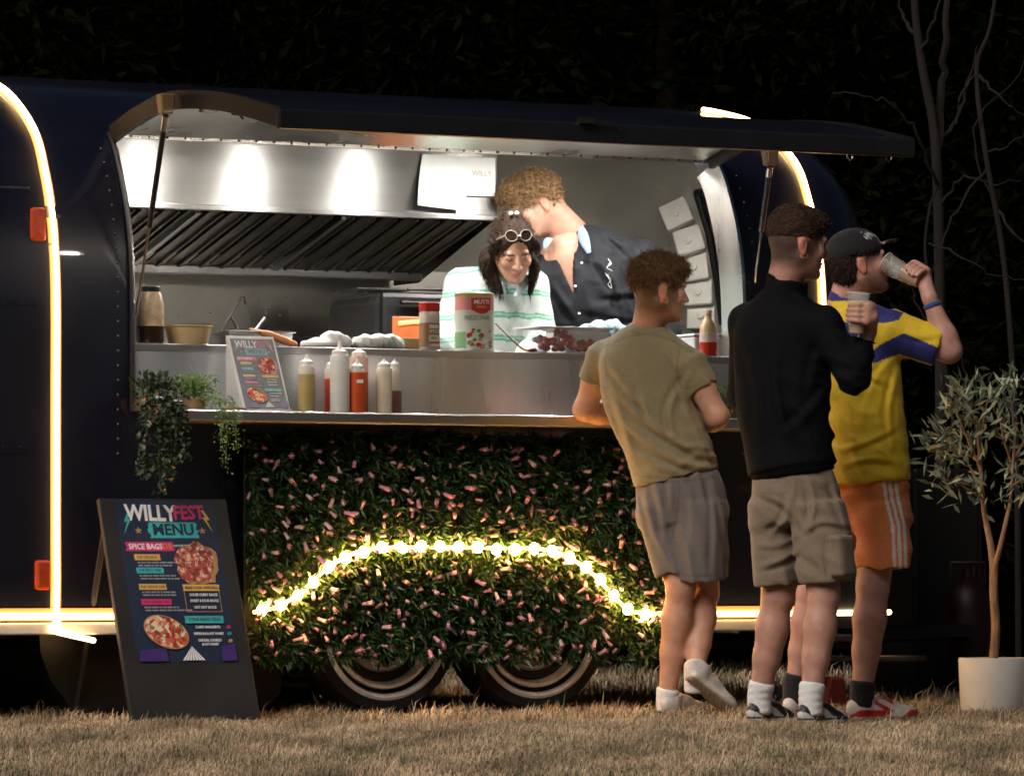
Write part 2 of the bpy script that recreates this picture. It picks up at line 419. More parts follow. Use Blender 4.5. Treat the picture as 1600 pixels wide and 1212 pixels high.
hole_in = lambda u, v, z: (v < .75 and U_OPEN[0] < u < U_OPEN[1] and z_in(1.16) < z < z_in(2.33))
V, Q = shell(PROF, U_LIST, False, hole_out)
b = MB(); b.add(V, Q)
b.add([[-3, .06, .332], [1.6, .06, .332], [1.6, 2.34, .332], [-3, 2.34, .332]], [[0, 3, 2, 1]])
b.build('body_shell', m_navy, trailer, True)
us_in = np.unique(np.clip(U_LIST, -3.5, 1.42 + .6296).round(4))
V, Q = shell(P_IN, us_in, True, hole_in)
MB().add(V, Q).build('inner_lining', m_liner, trailer, True)
MB().box((-.7, 1.2, .47), (5.0, 2.0, .05)).build('floor_panel', m_dull, trailer)
# jambs: frame between outer skin and inner lining, following the curve of the side
iz = [i for i, p in enumerate(prof_h) if 1.159 <= p[1] <= 2.221]
jo = prof_h[iz]; ji = np.stack([1.2 + (jo[:, 0] - 1.2) * .885, z_in(jo[:, 1])], 1)
m_jamb = mat('aluminium_jamb', (.72, .70, .67), .27, 1.0, noise=(4, .1), rvar=.1, bump=(30, .05), stretch=(1, 1, .2))
for ue, sg in ((U_OPEN[0], 1), (U_OPEN[1], -1)):
    A = np.stack([np.full(len(jo), ue), jo[:, 0] - .004, jo[:, 1]], 1); B = np.stack([np.full(len(jo), ue), ji[:, 0] + .03, ji[:, 1]], 1)
    off = np.array([.014 * sg, 0, 0]); n = len(jo); i = np.arange(n - 1)[:, None]
    V = np.concatenate([A, B, B + off, A + off])
    Q = np.concatenate([i + [[0, 1, n + 1, n]], i + [[n, n + 1, 2 * n + 1, 2 * n]], i + [[2 * n, 2 * n + 1, 3 * n + 1, 3 * n]], i + [[3 * n, 3 * n + 1, 1, 0]]])
    MB().add(V, Q).build('hatch_jamb', m_jamb, trailer, True)
b = MB(); b.add([[U_OPEN[0], .216, 2.222], [U_OPEN[1], .216, 2.222], [U_OPEN[1], .45, 2.27], [U_OPEN[0], .45, 2.27],
                 [U_OPEN[0], .216, 2.205], [U_OPEN[1], .216, 2.205], [U_OPEN[1], .45, 2.245], [U_OPEN[0], .45, 2.245]],
                [[0, 1, 2, 3], [4, 7, 6, 5], [0, 4, 5, 1], [3, 2, 6, 7]])
b.build('hatch_lintel', m_jamb, trailer)
# dark rubber edging round the left side of the opening and riveted outer frame
b = MB()
pth = np.stack([np.full(len(jo), U_OPEN[0] - .004), jo[:, 0] - .012, jo[:, 1]], 1); b.tube(pth, .008, 6)
b.build('door_seal', m_black, trailer, True)
b = MB()
for ue in (U_OPEN[0] - .055, U_OPEN[1] + .05):
    for z in np.arange(1.0, 2.2, .055):
        v = np.interp(z, prof_h[:, 1], prof_h[:, 0]); b.sphere((ue, v - .002, z), .006, 7, 5)
for z in (1.02, 1.55, 1.98):
    for u in np.arange(-2.7, -1.97, .07):
        b.sphere((u, np.interp(z, prof_h[:, 1], prof_h[:, 0]) - .001, z), .0045, 6, 4)
for u in np.arange(-1.6, 1.05, .075): b.sphere((u, .214, 2.213), .005, 6, 4)
b.build('rivets', m_navy, trailer, True, kind='stuff')
for z in (1.0, 1.55, 1.99):
    v = np.interp(z, prof_h[:, 1], prof_h[:, 0]); MB().box((-2.45, v + .0005, z), (.9, .006, .009)).build('panel_seam', m_navy, trailer)
# rope lights on the body
def follow(u, z0, vmax, off=.013):
    out = [(u, np.interp(z, prof_h[:, 1], prof_h[:, 0]) - off, z) for z in np.arange(z0, 1.9, .12)]
    for a, z in prof_h:
        if z > 1.93 and a <= vmax: out.append((u, a - off * .7, z + off * .8))
    return out
MB().tube(smoothpath([(-1.93, -.012, .335), (-1.925, -.02, .365)] + follow(-1.928, .40, 1.2), 3), .0095, 8).build('rope_light', m_led, trailer, True)
MB().tube(smoothpath(follow(1.418, .40, 1.0), 3), .0090, 8).build('rope_light', m_led, trailer, True)
MB().tube([(-2.9, -.026, .392), (-2.0, -.026, .392), (-1.2, -.026, .392)], .0105, 8).build('rope_light', m_led, trailer, True)
MB().tube([(-2.9, 2.426, .392), (-1.0, 2.426, .392), (1.42, 2.426, .392)], .0105, 8).build('rope_light', m_led, trailer, True)
pl = [(x, -.026, .392) for x in np.linspace(.60, 1.42, 6)]
for t in np.linspace(.1, .75, 7):
    pl.append((1.42 + .75 * t, 1.2 - 1.226 * math.sqrt(1 - t * t), .392))
MB().tube(pl, .0100, 8).build('rope_light', m_led, trailer, True)
MB().tube(smoothpath([(-1.935, -.02, .37), (-1.95, -.03, .34), (-1.90, -.03, .325), (-1.83, -.03, .31), (-1.78, -.02, .30)], 4), .010, 8).build('rope_light', m_led, trailer, True)
# rail under the strip
b = MB(); b.box((-2.05, -.004, .345), (1.75, .03, .045)); b.build('belt_rail', m_rail, trailer, bevel=.006)
b = MB(); b.box((1.0, -.004, .345), (.86, .03, .045)); b.build('belt_rail', m_rail, trailer, bevel=.006)
# flat orange strip added behind each rope, glowing to imitate its halo
m_halo = mat('rope_halo_strip', (.5, .25, .1), .5, emit=((1.0, .36, .09), .10), noise=(3, .02))
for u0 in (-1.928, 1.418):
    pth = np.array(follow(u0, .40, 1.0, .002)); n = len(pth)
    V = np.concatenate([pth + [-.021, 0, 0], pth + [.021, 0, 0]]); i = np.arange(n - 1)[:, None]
    MB().add(V, i + [[0, n, n + 1, 1]]).build('rope_halo_strip', m_halo, trailer, True)
for a0, a1 in ((-2.9, -1.2), (.60, 1.42)): MB().box(((a0 + a1) / 2, -.004, .398), (a1 - a0, .006, .046)).build('rope_halo_strip', m_halo, trailer)
# marker lamps
for (px, py, h) in ((64, 350, .125), (66, 898, .11)):
    u, z = UZ(px, py, -.01); v = np.interp(z, prof_h[:, 1], prof_h[:, 0])
    o = MB().box((u, v - .012, z), (.062, .03, h)).build('marker_lamp', m_amber, trailer, bevel=.012)
# hatch (raised awning), an arched skin panel with a frame
AW = smoothpath([(.20, 2.222), (-.05, 2.275), (-.35, 2.305), (-.80, 2.265), (-1.30, 2.170)], 6)
nrm = np.gradient(AW, axis=0); nrm = np.stack([nrm[:, 1], -nrm[:, 0]], 1); nrm /= np.linalg.norm(nrm, axis=1)[:, None]
if nrm[3][1] < 0: nrm = -nrm
def sheet(u0, u1, path, off0, off1):
    n = len(path); A = path + nrm * off0; B = path + nrm * off1
    V = np.concatenate([np.stack([np.full(n, u), X[:, 0], X[:, 1]], 1) for u in (u0, u1) for X in (A, B)])
    i = np.arange(n - 1)[:, None]
    Q = np.concatenate([i + [[0, 1, 2 * n + 1, 2 * n]], i + [[n, 3 * n, 3 * n + 1, n + 1]], i + [[0, n, n + 1, 1]], i + [[2 * n, 2 * n + 1, 3 * n + 1, 3 * n]],
                        [[n - 1, 2 * n - 1, 4 * n - 1, 3 * n - 1]], [[0, 2 * n, 3 * n, n]]])
    return V, Q
m_under = mat('hatch_underside', (.66, .64, .58), .30, 1.0, noise=(2.5, .18), rvar=.12, bump=(5, .04))
V, Q = sheet(-1.60, 1.0, AW, 0.0, .02); MB().add(V, Q).build('hatch_panel', m_navy, trailer, True)
V, Q = sheet(-1.585, .985, AW, -.006, -.001); MB().add(V, Q).build('hatch_lining', m_under, trailer, True)
m_bronze = mat('hatch_edge', (.006, .0038, .0026), .55, .0, noise=(8, .3), bump=(20, .1))
for u0, u1 in ((-1.622, -1.60), (1.0, 1.022)):
    V, Q = sheet(u0, u1, AW, -.042, .026); MB().add(V, Q).build('hatch_side_rail', m_bronze, trailer, True)
e = AW[-1]; b = MB(); b.box((-.3, e[0] + .004, e[1] - .014), (2.66, .03, .072)); b.build('hatch_front_rail', mat('front_rail', (.012, .012, .016), .35, noise=(6, .2)), trailer, bevel=.008)
b = MB(); b.box((-.3, .205, 2.236), (2.6, .03, .02)); b.build('hinge', m_jamb, trailer, bevel=.004)
m_tube = mat('hatch_lamp', (1, 1, 1), .5, emit=((1.0, .92, .80), 125.0), noise=(3, .02))
for u in (-1.3, -.8, -.3, .2, .7):      # short tube lamps tucked behind the front rail
    lp = MB().box((u, e[0] + .045, e[1] + .012), (.12, .03, .02)).build('hatch_lamp', m_jamb, trailer)
    MB().tube([(u - .035, e[0] + .047, e[1] - .006), (u + .035, e[0] + .047, e[1] - .006)], .010, 8).build('lamp_tube', m_tube, lp, True)
# hooks and latch on the hatch
m_hook = mat('dark_hook', (.10, .09, .08), .35, .9, noise=(9, .2))
for px, py in ((433, 186), (499, 194), (1325, 247), (1386, 249)):
    u, z = UZ(px, py, e[0] + .03)
    MB().tube([(u, e[0] + .035, z + .03), (u, e[0] + .035, z + .005), (u + .008, e[0] + .03, z - .01), (u + .018, e[0] + .03, z - .004), (u + .02, e[0] + .03, z + .008)], .0028, 6).build('hook', m_hook, trailer, True)
for px, py, v in ((345, 172, -.62), (935, 190, -1.32)):
    u, z = UZ(px, py, v)
    b = MB(); b.box((u - .05, v, z), (.06, .03, .022)); b.tube([(u - .03, v - .01, z), (u + .06, v - .01, z - .003), (u + .085, v - .01, z - .03)], .005, 6)
    b.build('latch', m_hook, trailer, True)
u, z = UZ(380, 176, -.7); MB().tube([(u - .05, -.7, z + .02), (u - .045, -.7, z - .008), (u + .045, -.7, z - .012), (u + .05, -.7, z + .018)], .004, 6).build('pull_handle', m_hook, trailer, True)
# gas struts
m_rod = mat('strut_rod', (.5, .48, .45), .2, 1.0, noise=(5, .1))
for p0, p1, v0, v1 in (((259, 182), (213, 492), -.42, .01), ((1203, 262), (1179, 440), -.42, -.012)):
    u0, z0 = UZ(*p0, v0); u1, z1 = UZ(*p1, v1)
    a = np.array([u0, v0, z0]); c = np.array([u1, v1, z1])
    ob = MB().tube([a, a * .45 + c * .55], .011, 10).build('gas_strut', m_black, trailer, True)
    MB().tube([a * .46 + c * .54, c], .005, 8).build('strut_rod', m_rod, ob, True)
    MB().tube([a + [0, 0, .002], a * .93 + c * .07], .013, 10).build('strut_collar', m_chrome, ob, True)
    MB().box(a + [0, 0, .045], (.045, .04, .075), taper=1.35).build('strut_bracket', mat('bracket', (.22, .14, .08), .4, .3, noise=(9, .2)), ob, bevel=.006)
# serving shelf and stainless upstand
Z_SH = 1.16; Z_WK = 1.416
b = MB(); b.box((-.23, -.142, Z_SH - .021), (2.68, .284, .042)); b.build('serving_shelf', m_plain_steel, trailer, bevel=.006)
b = MB(); b.box((-.28, .016, (Z_SH + Z_WK) / 2 + .001), (2.674, .026, Z_WK - Z_SH - .002)); b.build('counter_front', mat('counter_steel', (.64, .65, .68), .30, .6, noise=(4.5, .20), rvar=.12, bump=(9, .05), stretch=(1, 1, .1)), trailer, bevel=.003)  # vertical streaks in the base colour stand in for soft reflections
b = MB(); b.box((-.28, .345, Z_WK - .014), (2.674, .69, .03)); b.build('worktop', m_plain_steel, trailer, bevel=.004)
b = MB(); b.box((-.55, 1.90, 1.37), (2.6, .64, .03)); b.build('back_bench', m_plain_steel, trailer, bevel=.004)
b = MB(); b.box((-.45, 2.225, 1.62), (3.2, .012, .50)); b.build('splashback', mat('splash_steel', (.50, .48, .44), .34, 1.0, noise=(2.4, .2), rvar=.1, bump=(6, .03)), trailer)
b = MB()
for u in np.arange(-1.6, 1.1, .33):
    for z in (1.5, 1.66): b.sphere((u, 2.216, z), .006, 7, 5)
b.build('splashback_screws', m_chrome, trailer, True, kind='stuff')
# exhaust hood with baffle filters
hood = MB().box((-.42, 1.25, 2.165), (2.02, .014, .27)).build('exhaust_hood', m_steel, trailer)
b = MB(); b.box((-.42, 1.24, 2.032), (2.026, .05, .024)); b.build('drip_lip', m_steel, hood, bevel=.004)
def slope(u0, u1, off, v0=1.27, z0=2.022, v1=1.93, z1=1.845, th=.01):
    n_ = np.array([0, z0 - z1, v1 - v0]); n_ /= np.linalg.norm(n_); n_ = -n_
    a = np.array([[u0, v0, z0], [u1, v0, z0], [u1, v1, z1], [u0, v1, z1]]) + n_ * off
    return np.concatenate([a, a - n_ * th]), [[0, 1, 2, 3], [7, 6, 5, 4], [0, 4, 5, 1], [1, 5, 6, 2], [2, 6, 7, 3], [3, 7, 4, 0]]
V, Q = slope(-1.43, .585, -.05); MB().add(V, Q).build('filter_housing', m_dark, hood)
for k in range(20):
    u = -1.40 + k * .0985
    V, Q = slope(u, u + .058, .0); bb = MB().add(V, Q)
    V, Q = slope(u + .050, u + .060, .012, th=.03); bb.add(V, Q); bb.build('baffle', m_baffle, hood)
for u in (-.78, -.12):
    V, Q = slope(u, u + .02, .016, th=.02); MB().add(V, Q).build('filter_handle_bar', m_plain_steel, hood)
b = MB(); b.box((-.42, 1.95, 1.825), (2.03, .04, .035)); b.build('grease_channel', m_plain_steel, hood, bevel=.004)
b = MB(); b.add([[.588, 1.25, 2.03], [.588, 1.25, 2.30], [.588, 2.2, 2.30], [.588, 2.2, 1.80], [.588, 1.96, 1.80]], None, [[0, 1, 2], [0, 2, 3], [0, 3, 4]]); b.build('hood_end', m_dull, hood)
b = MB(); b.box((-.42, 1.72, 2.303), (2.02, .96, .012)); b.build('hood_top', m_dull, hood)
# ceiling lamps above the hatch, inside
for u in (-1.25, -.75, -.27, .25, .75, 1.2):
    lp = MB().lathe([(.062, .012), (.066, 0), (.06, -.012), (.052, -.012)], 20, (u, .60, 2.335)).build('ceiling_lamp', m_jamb, trailer, True)
    MB().lathe([(.052, -.010), (.03, -.014), (.0005, -.015)], 20, (u, .60, 2.335)).build('lamp_diffuser', m_lamp, lp, True)
# right inner end: switch boxes, dark window
hwz = lambda z: np.interp(z, P_IN[:len(prof_h), 1], 1.2 - P_IN[:len(prof_h), 0])
def in_room(u, v, z):
    t = min(max(0.0, (u - 1.42) / .63), .9995); gs = math.sqrt(1 - t * t); hs = (1 - .62 * t ** 2.6)
    return abs(v - 1.2) < hwz(.33 + (z - .33) / hs) * gs and t < .999
def hit(px, py):
    v = .5
    while v < 2.4:
        u, z = UZ(px, py, v)
        if not in_room(u, v, z) and u > 1.0: break
        v += .01
    return np.array([u, v - .01, z])
m_swbox = mat('white_plastic', (.72, .68, .60), .4, noise=(12, .06))
view = np.array([-ST, -CT, 0.0])
for px, py, rz_, ang in ((1062, 338, .3, .42), (1082, 380, .28, .30), (1090, 422, .25, .14), (1097, 460, .22, .05), (1101, 497, .2, .02)):
    h0 = hit(px, py); nn = np.array([-.72, -.66, 0.1]); nn /= np.linalg.norm(nn)
    sx = np.cross([0, 0, 1], nn); sx /= np.linalg.norm(sx); up = np.cross(nn, sx)
    R = np.stack([sx, up, nn], 1) @ rotmat('Z', ang)
    o = MB().box(h0 + nn * .03, (.128, .116, .10), R).build('switch_box', m_swbox, trailer, bevel=.008)
    MB().lathe([(.017, 0), (.017, .012), (.0005, .014)], 12, h0 + nn * .079, R).build('switch_knob', m_swbox, o, True)
b = MB()
for k in range(16):
    for off in (-52, 34):
        py = 300 + k * 14; px = 1080 + off + 14 * math.sin(k / 16 * 1.5) + k * 1.6
        h0 = hit(px, py); b.sphere(h0 + [-.01, -.01, 0], .005, 6, 4)
for k in range(22):
    h0 = hit(800 + k * 12, 300 + 7.6 * k ** 1.0 * .75); b.sphere(h0 + [-.01, -.012, 0], .005, 6, 4)
b.build('lining_rivets', m_chrome, trailer, True, kind='stuff')
wpts = [(1094, 303), (1128, 300), (1150, 330), (1165, 400), (1168, 500), (1134, 505), (1126, 440), (1113, 365)]
P3 = np.array([hit(*p) for p in wpts]) + np.array([-.045, -.035, 0])
o = MB().poly(P3).build('end_window', mat('dark_glass', (.006, .006, .008), .08, noise=(3, .1)), trailer)
MB().tube(np.vstack([P3, P3[:1]]), .017, 8).build('window_seal', m_black, o, True)
# undercarriage
b = MB()
pts = [(-1.93, .36), (-1.92, .25), (-1.88, .15), (-1.80, .05), (-1.76, .012), (-1.0, .012), (-.92, .10), (-.92, .36)]
for v in (.16, 1.5): pass
n = len(pts); V = np.array([(u, v, z) for v in (.16, 1.5) for u, z in pts])
b.add(V, [[i, (i + 1) % n, n + (i + 1) % n, n + i] for i in range(n)]); b.poly([(u, .16, z) for u, z in pts]); b.poly([(u, 1.5, z) for u, z in pts])
b.build('water_tank', m_black, trailer)
b = MB(); b.box((-.235, .62, .55), (1.42, 1.1, .44)); b.build('wheel_well', m_dark, trailer)
RX = np.array([[1, 0, 0], [0, 0, -1], [0, 1, 0]], float)
def wheel(u, v, R=.325):
    w = link('wheel', None, trailer); w.location = (u, v, R + .004); w.rotation_euler = (0, random.uniform(0, 3), 0); w.empty_display_size = .1
    MB().lathe([(.245, -.17), (.30, -.175), (R - .01, -.15), (R, -.12), (R, -.03), (R - .01, 0), (.305, .018), (.275, .022), (.245, .010), (.235, -.02)], 48, M=RX).build('tyre', m_tyre, w, True)
    MB().lathe([(.262, .012), (.266, .024), (.256, .031), (.246, .027), (.241, .012)], 56, M=RX).build('trim_ring', m_silver, w, True)
    MB().lathe([(.243, .012), (.234, -.004), (.222, .004)], 56, M=RX).build('rim_groove', m_black, w, True)
    MB().lathe([(.224, .002), (.220, .012), (.210, .013), (.200, .002), (.194, -.03)], 56, M=RX).build('inner_ring', m_silver, w, True)
    MB().lathe([(.20, -.028), (.182, -.020), (.165, -.032)], 48, M=RX).build('rim', m_black, w, True)
    MB().lathe([(.166, -.035), (.160, -.010), (.142, .012), (.10, .032), (.05, .043), (.0005, .046)], 44, M=RX).build('hub_cap', m_hub, w, True)
for px in (599, 834): wheel(UZ(px, 990, .0)[0], -.005)
for px in (599, 834): wheel(UZ(px, 990, .0)[0], 2.15)
b = MB()
for v in (.75, 1.65): b.tube([(1.5, v, .30), (2.2, 1.2 + (v - 1.2) * .5, .29), (2.9, 1.2, .30)], .035, 8)
b.tube([(-2.8, .5, .27), (2.0, .5, .27)], .03, 8); b.tube([(-2.8, 1.9, .27), (2.0, 1.9, .27)], .03, 8)
b.build('chassis', m_black, trailer, True)
b = MB(); u0, z0 = UZ(1295, 1010, .25); b.tube([(1.5, .22, .205), (2.1, .30, .20)], .012, 8); b.tube([(1.75, .25, .34), (1.75, .25, .02)], .022, 10); b.lathe([(.0005, .002), (.075, .002), (.07, .016), (.03, .02)], 16, (1.75, .25, 0))
b.build('corner_jack', m_dull, trailer, True)

# red wheel chock glimpsed behind the legs
u, z = UZ(1292, 1075, .1)
c = MB(); c.add(np.array([[-.06, -.07, 0], [.06, -.07, 0], [.06, .07, 0], [-.06, .07, 0], [-.02, -.06, .13], [.05, -.06, .13], [.05, .06, .13], [-.02, .06, .13]]),
                [[0, 3, 2, 1], [4, 5, 6, 7], [0, 1, 5, 4], [2, 3, 7, 6], [1, 2, 6, 5], [3, 0, 4, 7]])
o = c.build('wheel_chock', mat('red_plastic', (.09, .006, .005), .6, noise=(12, .2)), None, bevel=.012, label='small red block on the grass under the trailer, behind the legs', cat='chock')
o.location = T(u, .1, 0.004); o.rotation_euler = (0, 0, TH)

# ------------------------------------------------------------------ flower panel with lights
fp = thing('flower_panel', 'hanging panel of dark green leaves with pink flowers below the serving shelf', 'flower panel', T(-.30, -.05, 0), TH)
U0, U1, Z0, Z1 = -1.19 + .30, .60 + .30, .225, 1.09
n = 2100
cx = rng.uniform(U0, U1, n); cz = rng.uniform(Z0, Z1, n)
cz += .0; cz = np.where(cz < Z0 + .1, cz - .02 * rng.random(n), cz)
Cc = np.stack([cx, -.03 - .06 * rng.random(n), cz], 1)
P = []; Dd = []
for k in range(n):
    q = rng.integers(7, 11); a = rng.uniform(0, 6.28) + np.arange(q) * 2.4
    tilt = rng.uniform(.25, 1.0, q)
    d = np.stack([np.cos(a) * tilt, -rng.uniform(.25, 1.0, q), np.sin(a) * tilt - .1], 1)
    P.append(np.repeat(Cc[k:k + 1], q, 0)); Dd.append(d)
P = np.concatenate(P); Dd = np.concatenate(Dd); nn_ = len(P)
cols = np.array([[.024, .060, .017]]) * rng.uniform(.45, 1.7, (nn_, 1)) * np.where(rng.random((nn_, 1)) > .8, [[1.5, 1.35, .8]], [[1, 1, 1]])
V, TR, cc = leaf_cloud(P, Dd, rng.uniform(.03, .065, nn_), rng.uniform(.008, .015, nn_), .3, cols, droop=.15)
m_leaf = mat('panel_leaf', (.04, .09, .03), .42, attr=True)
o = add_mesh('foliage', mesh_np('foliage', V, None, TR, False, cc), m_leaf, fp); o['kind'] = 'stuff'
MB().box(((U0 + U1) / 2, .012, (Z0 + Z1) / 2 + .02), (U1 - U0 - .04, .012, Z1 - Z0 - .06)).build('backing', mat('dark_green_mesh', (.008, .014, .006), .9, bump=(60, .5)), fp)
# flower: a hanging pink bell of petals
fl = MB()
for k in range(6):
    a = k / 6 * 6.283; ca, sa = math.cos(a), math.sin(a); ta, tb = math.cos(a + .62), math.sin(a + .62); tc_, td = math.cos(a - .62), math.sin(a - .62)
    fl.add([[ta * .0075, tb * .0075, 0], [tc_ * .0075, td * .0075, 0], [tc_ * .0105, td * .0105, .036], [ta * .0105, tb * .0105, .036], [ca * .0125, sa * .0125, .050]],
           [[0, 1, 2, 3]], [[3, 2, 4]])
fl.lathe([(.0005, -.004), (.007, 0), (.009, .03), (.006, .044), (.0005, .047)], 7)
m_pet = [mat('pink_petal_%d' % i, c, .55, noise=(60, .2), sheen=.2) for i, c in enumerate([(.58, .25, .34), (.66, .40, .44), (.56, .34, .31)])]
mes = []
for m in m_pet:
    me = mesh_np('flower', np.concatenate(fl.V), np.concatenate(fl.Q), np.concatenate(fl.T), True); me.materials.append(m); mes.append(me)
pos = []
tries = 0
while len(pos) < 300 and tries < 20000:
    tries += 1
    p = np.array([rng.uniform(U0 - .01, U1), rng.uniform(Z0 - .005, Z1 - .04)])
    if all((p[0] - q[0]) ** 2 + (p[1] - q[1]) ** 2 > .036 ** 2 for q in pos): pos.append(p)
for p in pos:
    o = link('flower', mes[rng.choice(3, p=[.5, .3, .2])], fp); o.location = (p[0], -.085 - .03 * rng.random(), p[1])
    d = Vector((rng.normal(.1, .55), -rng.uniform(.4, 1.0), rng.normal(-.15, .6))); o.rotation_euler = d.to_track_quat('Z', 'Y').to_euler()
    s_ = rng.uniform(.5, .88); o.scale = (s_, s_, s_ * rng.uniform(.8, 1.15))
fl2 = MB()
for k in range(230):
    d = Vector((rng.normal(.1, .6), -rng.uniform(.4, 1.0), rng.normal(-.15, .7))); M_ = np.array(d.to_track_quat('Z', 'Y').to_matrix()) * rng.uniform(.35, .75)
    fl2.add(np.concatenate(fl.V), np.concatenate(fl.Q), np.concatenate(fl.T), M_, (rng.uniform(U0, U1), -.06 - .04 * rng.random(), rng.uniform(Z0, Z1 - .02)))
fl2.build('small_flowers', m_pet[1], fp, True, kind='stuff', autosmooth=False)
# string of bulbs following the wheel arch, over the panel
ls = thing('light_string', 'arched string of glowing yellow bulbs woven through the flower panel', 'string lights', T(0, -.15, 0), TH)
arch = [(396, 956), (432, 948), (470, 925), (505, 893), (545, 867), (590, 856), (650, 855), (720, 855), (790, 856), (850, 858), (893, 873), (930, 900), (958, 930), (982, 952), (1010, 958), (1034, 957)]
AP = smoothpath([(lambda q: (q[0], 0, q[1]))(UZ(x, y, -.15)) for x, y in arch], 10)
MB().tube(AP, .007, 6).build('cable', mat('lit_cable', (1, .85, .5), .4, emit=((1.0, .50, .14), 2.5), noise=(9, .1)), ls, True)
m_bulb = mat('warm_bulb', (1, .85, .5), .4, emit=((1.0, .50, .13), 90.0), noise=(3, .02))
bm_ = MB().lathe([(.0005, -.024), (.014, -.017), (.019, 0), (.015, .014), (.007, .021)], 12)
bme = mesh_np('bulb', bm_.V[0], bm_.Q[0], None, True); bme.materials.append(m_bulb)
seg = np.r_[0, np.cumsum(np.linalg.norm(np.diff(AP, axis=0), axis=1))]
for s_ in np.arange(.03, seg[-1], .082):
    c = [np.interp(s_, seg, AP[:, i]) for i in range(3)]
    o = link('bulb', bme, ls); o.location = (c[0], c[1] - .012, c[2] + rng.normal(0, .004)); o.rotation_euler = (rng.normal(0, .5), rng.normal(0, .5), 0)
# ------------------------------------------------------------------ posters and menu boards
m_ink = {}
def ink(name, c, rough=.55):
    return mat('print_' + name, c, rough, noise=(40, .12))
INK = dict(white=(.80, .80, .80), magenta=(.62, .03, .16), teal=(.05, .42, .44), yellow=(.70, .42, .10), navy=(.010, .022, .055), orange=(.75, .22, .04),
           grey=(.30, .30, .36), purple=(.05, .02, .16), star=(.42, .24, .10))
m_pizza = bpy.data.materials.new('print_pizza'); m_pizza.use_nodes = True
def blotch(m, stops, scale):
    n = m.node_tree; tc = n.nodes.new('ShaderNodeTexCoord'); t = n.nodes.new('ShaderNodeTexVoronoi'); t.inputs['Scale'].default_value = scale
    t2 = n.nodes.new('ShaderNodeTexNoise'); t2.inputs['Scale'].default_value = scale * .8
    ad = n.nodes.new('ShaderNodeMixRGB'); ad.inputs[0].default_value = .45
    n.links.new(tc.outputs['Object'], t.inputs[0]); n.links.new(tc.outputs['Object'], t2.inputs[0])
    n.links.new(t.outputs['Color'], ad.inputs[1]); n.links.new(t2.outputs['Color'], ad.inputs[2])
    r = n.nodes.new('ShaderNodeValToRGB'); r.color_ramp.interpolation = 'CONSTANT'
    while len(r.color_ramp.elements) < len(stops): r.color_ramp.elements.new(.5)
    for e_, (p, c) in zip(r.color_ramp.elements, stops): e_.position = p; e_.color = (*c, 1)
    n.links.new(ad.outputs[0], r.inputs[0]); n.links.new(r.outputs[0], n.nodes['Principled BSDF'].inputs['Base Color'])
    n.nodes['Principled BSDF'].inputs['Roughness'].default_value = .5
blotch(m_pizza, [(0, (.30, .03, .02)), (.36, (.62, .10, .05)), (.46, (.72, .46, .26)), (.56, (.80, .66, .48)), (.64, (.16, .16, .07)), (.68, (.66, .14, .07))], 60)
m_bagpic = bpy.data.materials.new('print_spice_bag'); m_bagpic.use_nodes = True
blotch(m_bagpic, [(0, (.16, .03, .02)), (.34, (.40, .08, .05)), (.46, (.24, .04, .03)), (.55, (.62, .22, .14)), (.62, (.75, .50, .40)), (.67, (.34, .06, .04))], 75)
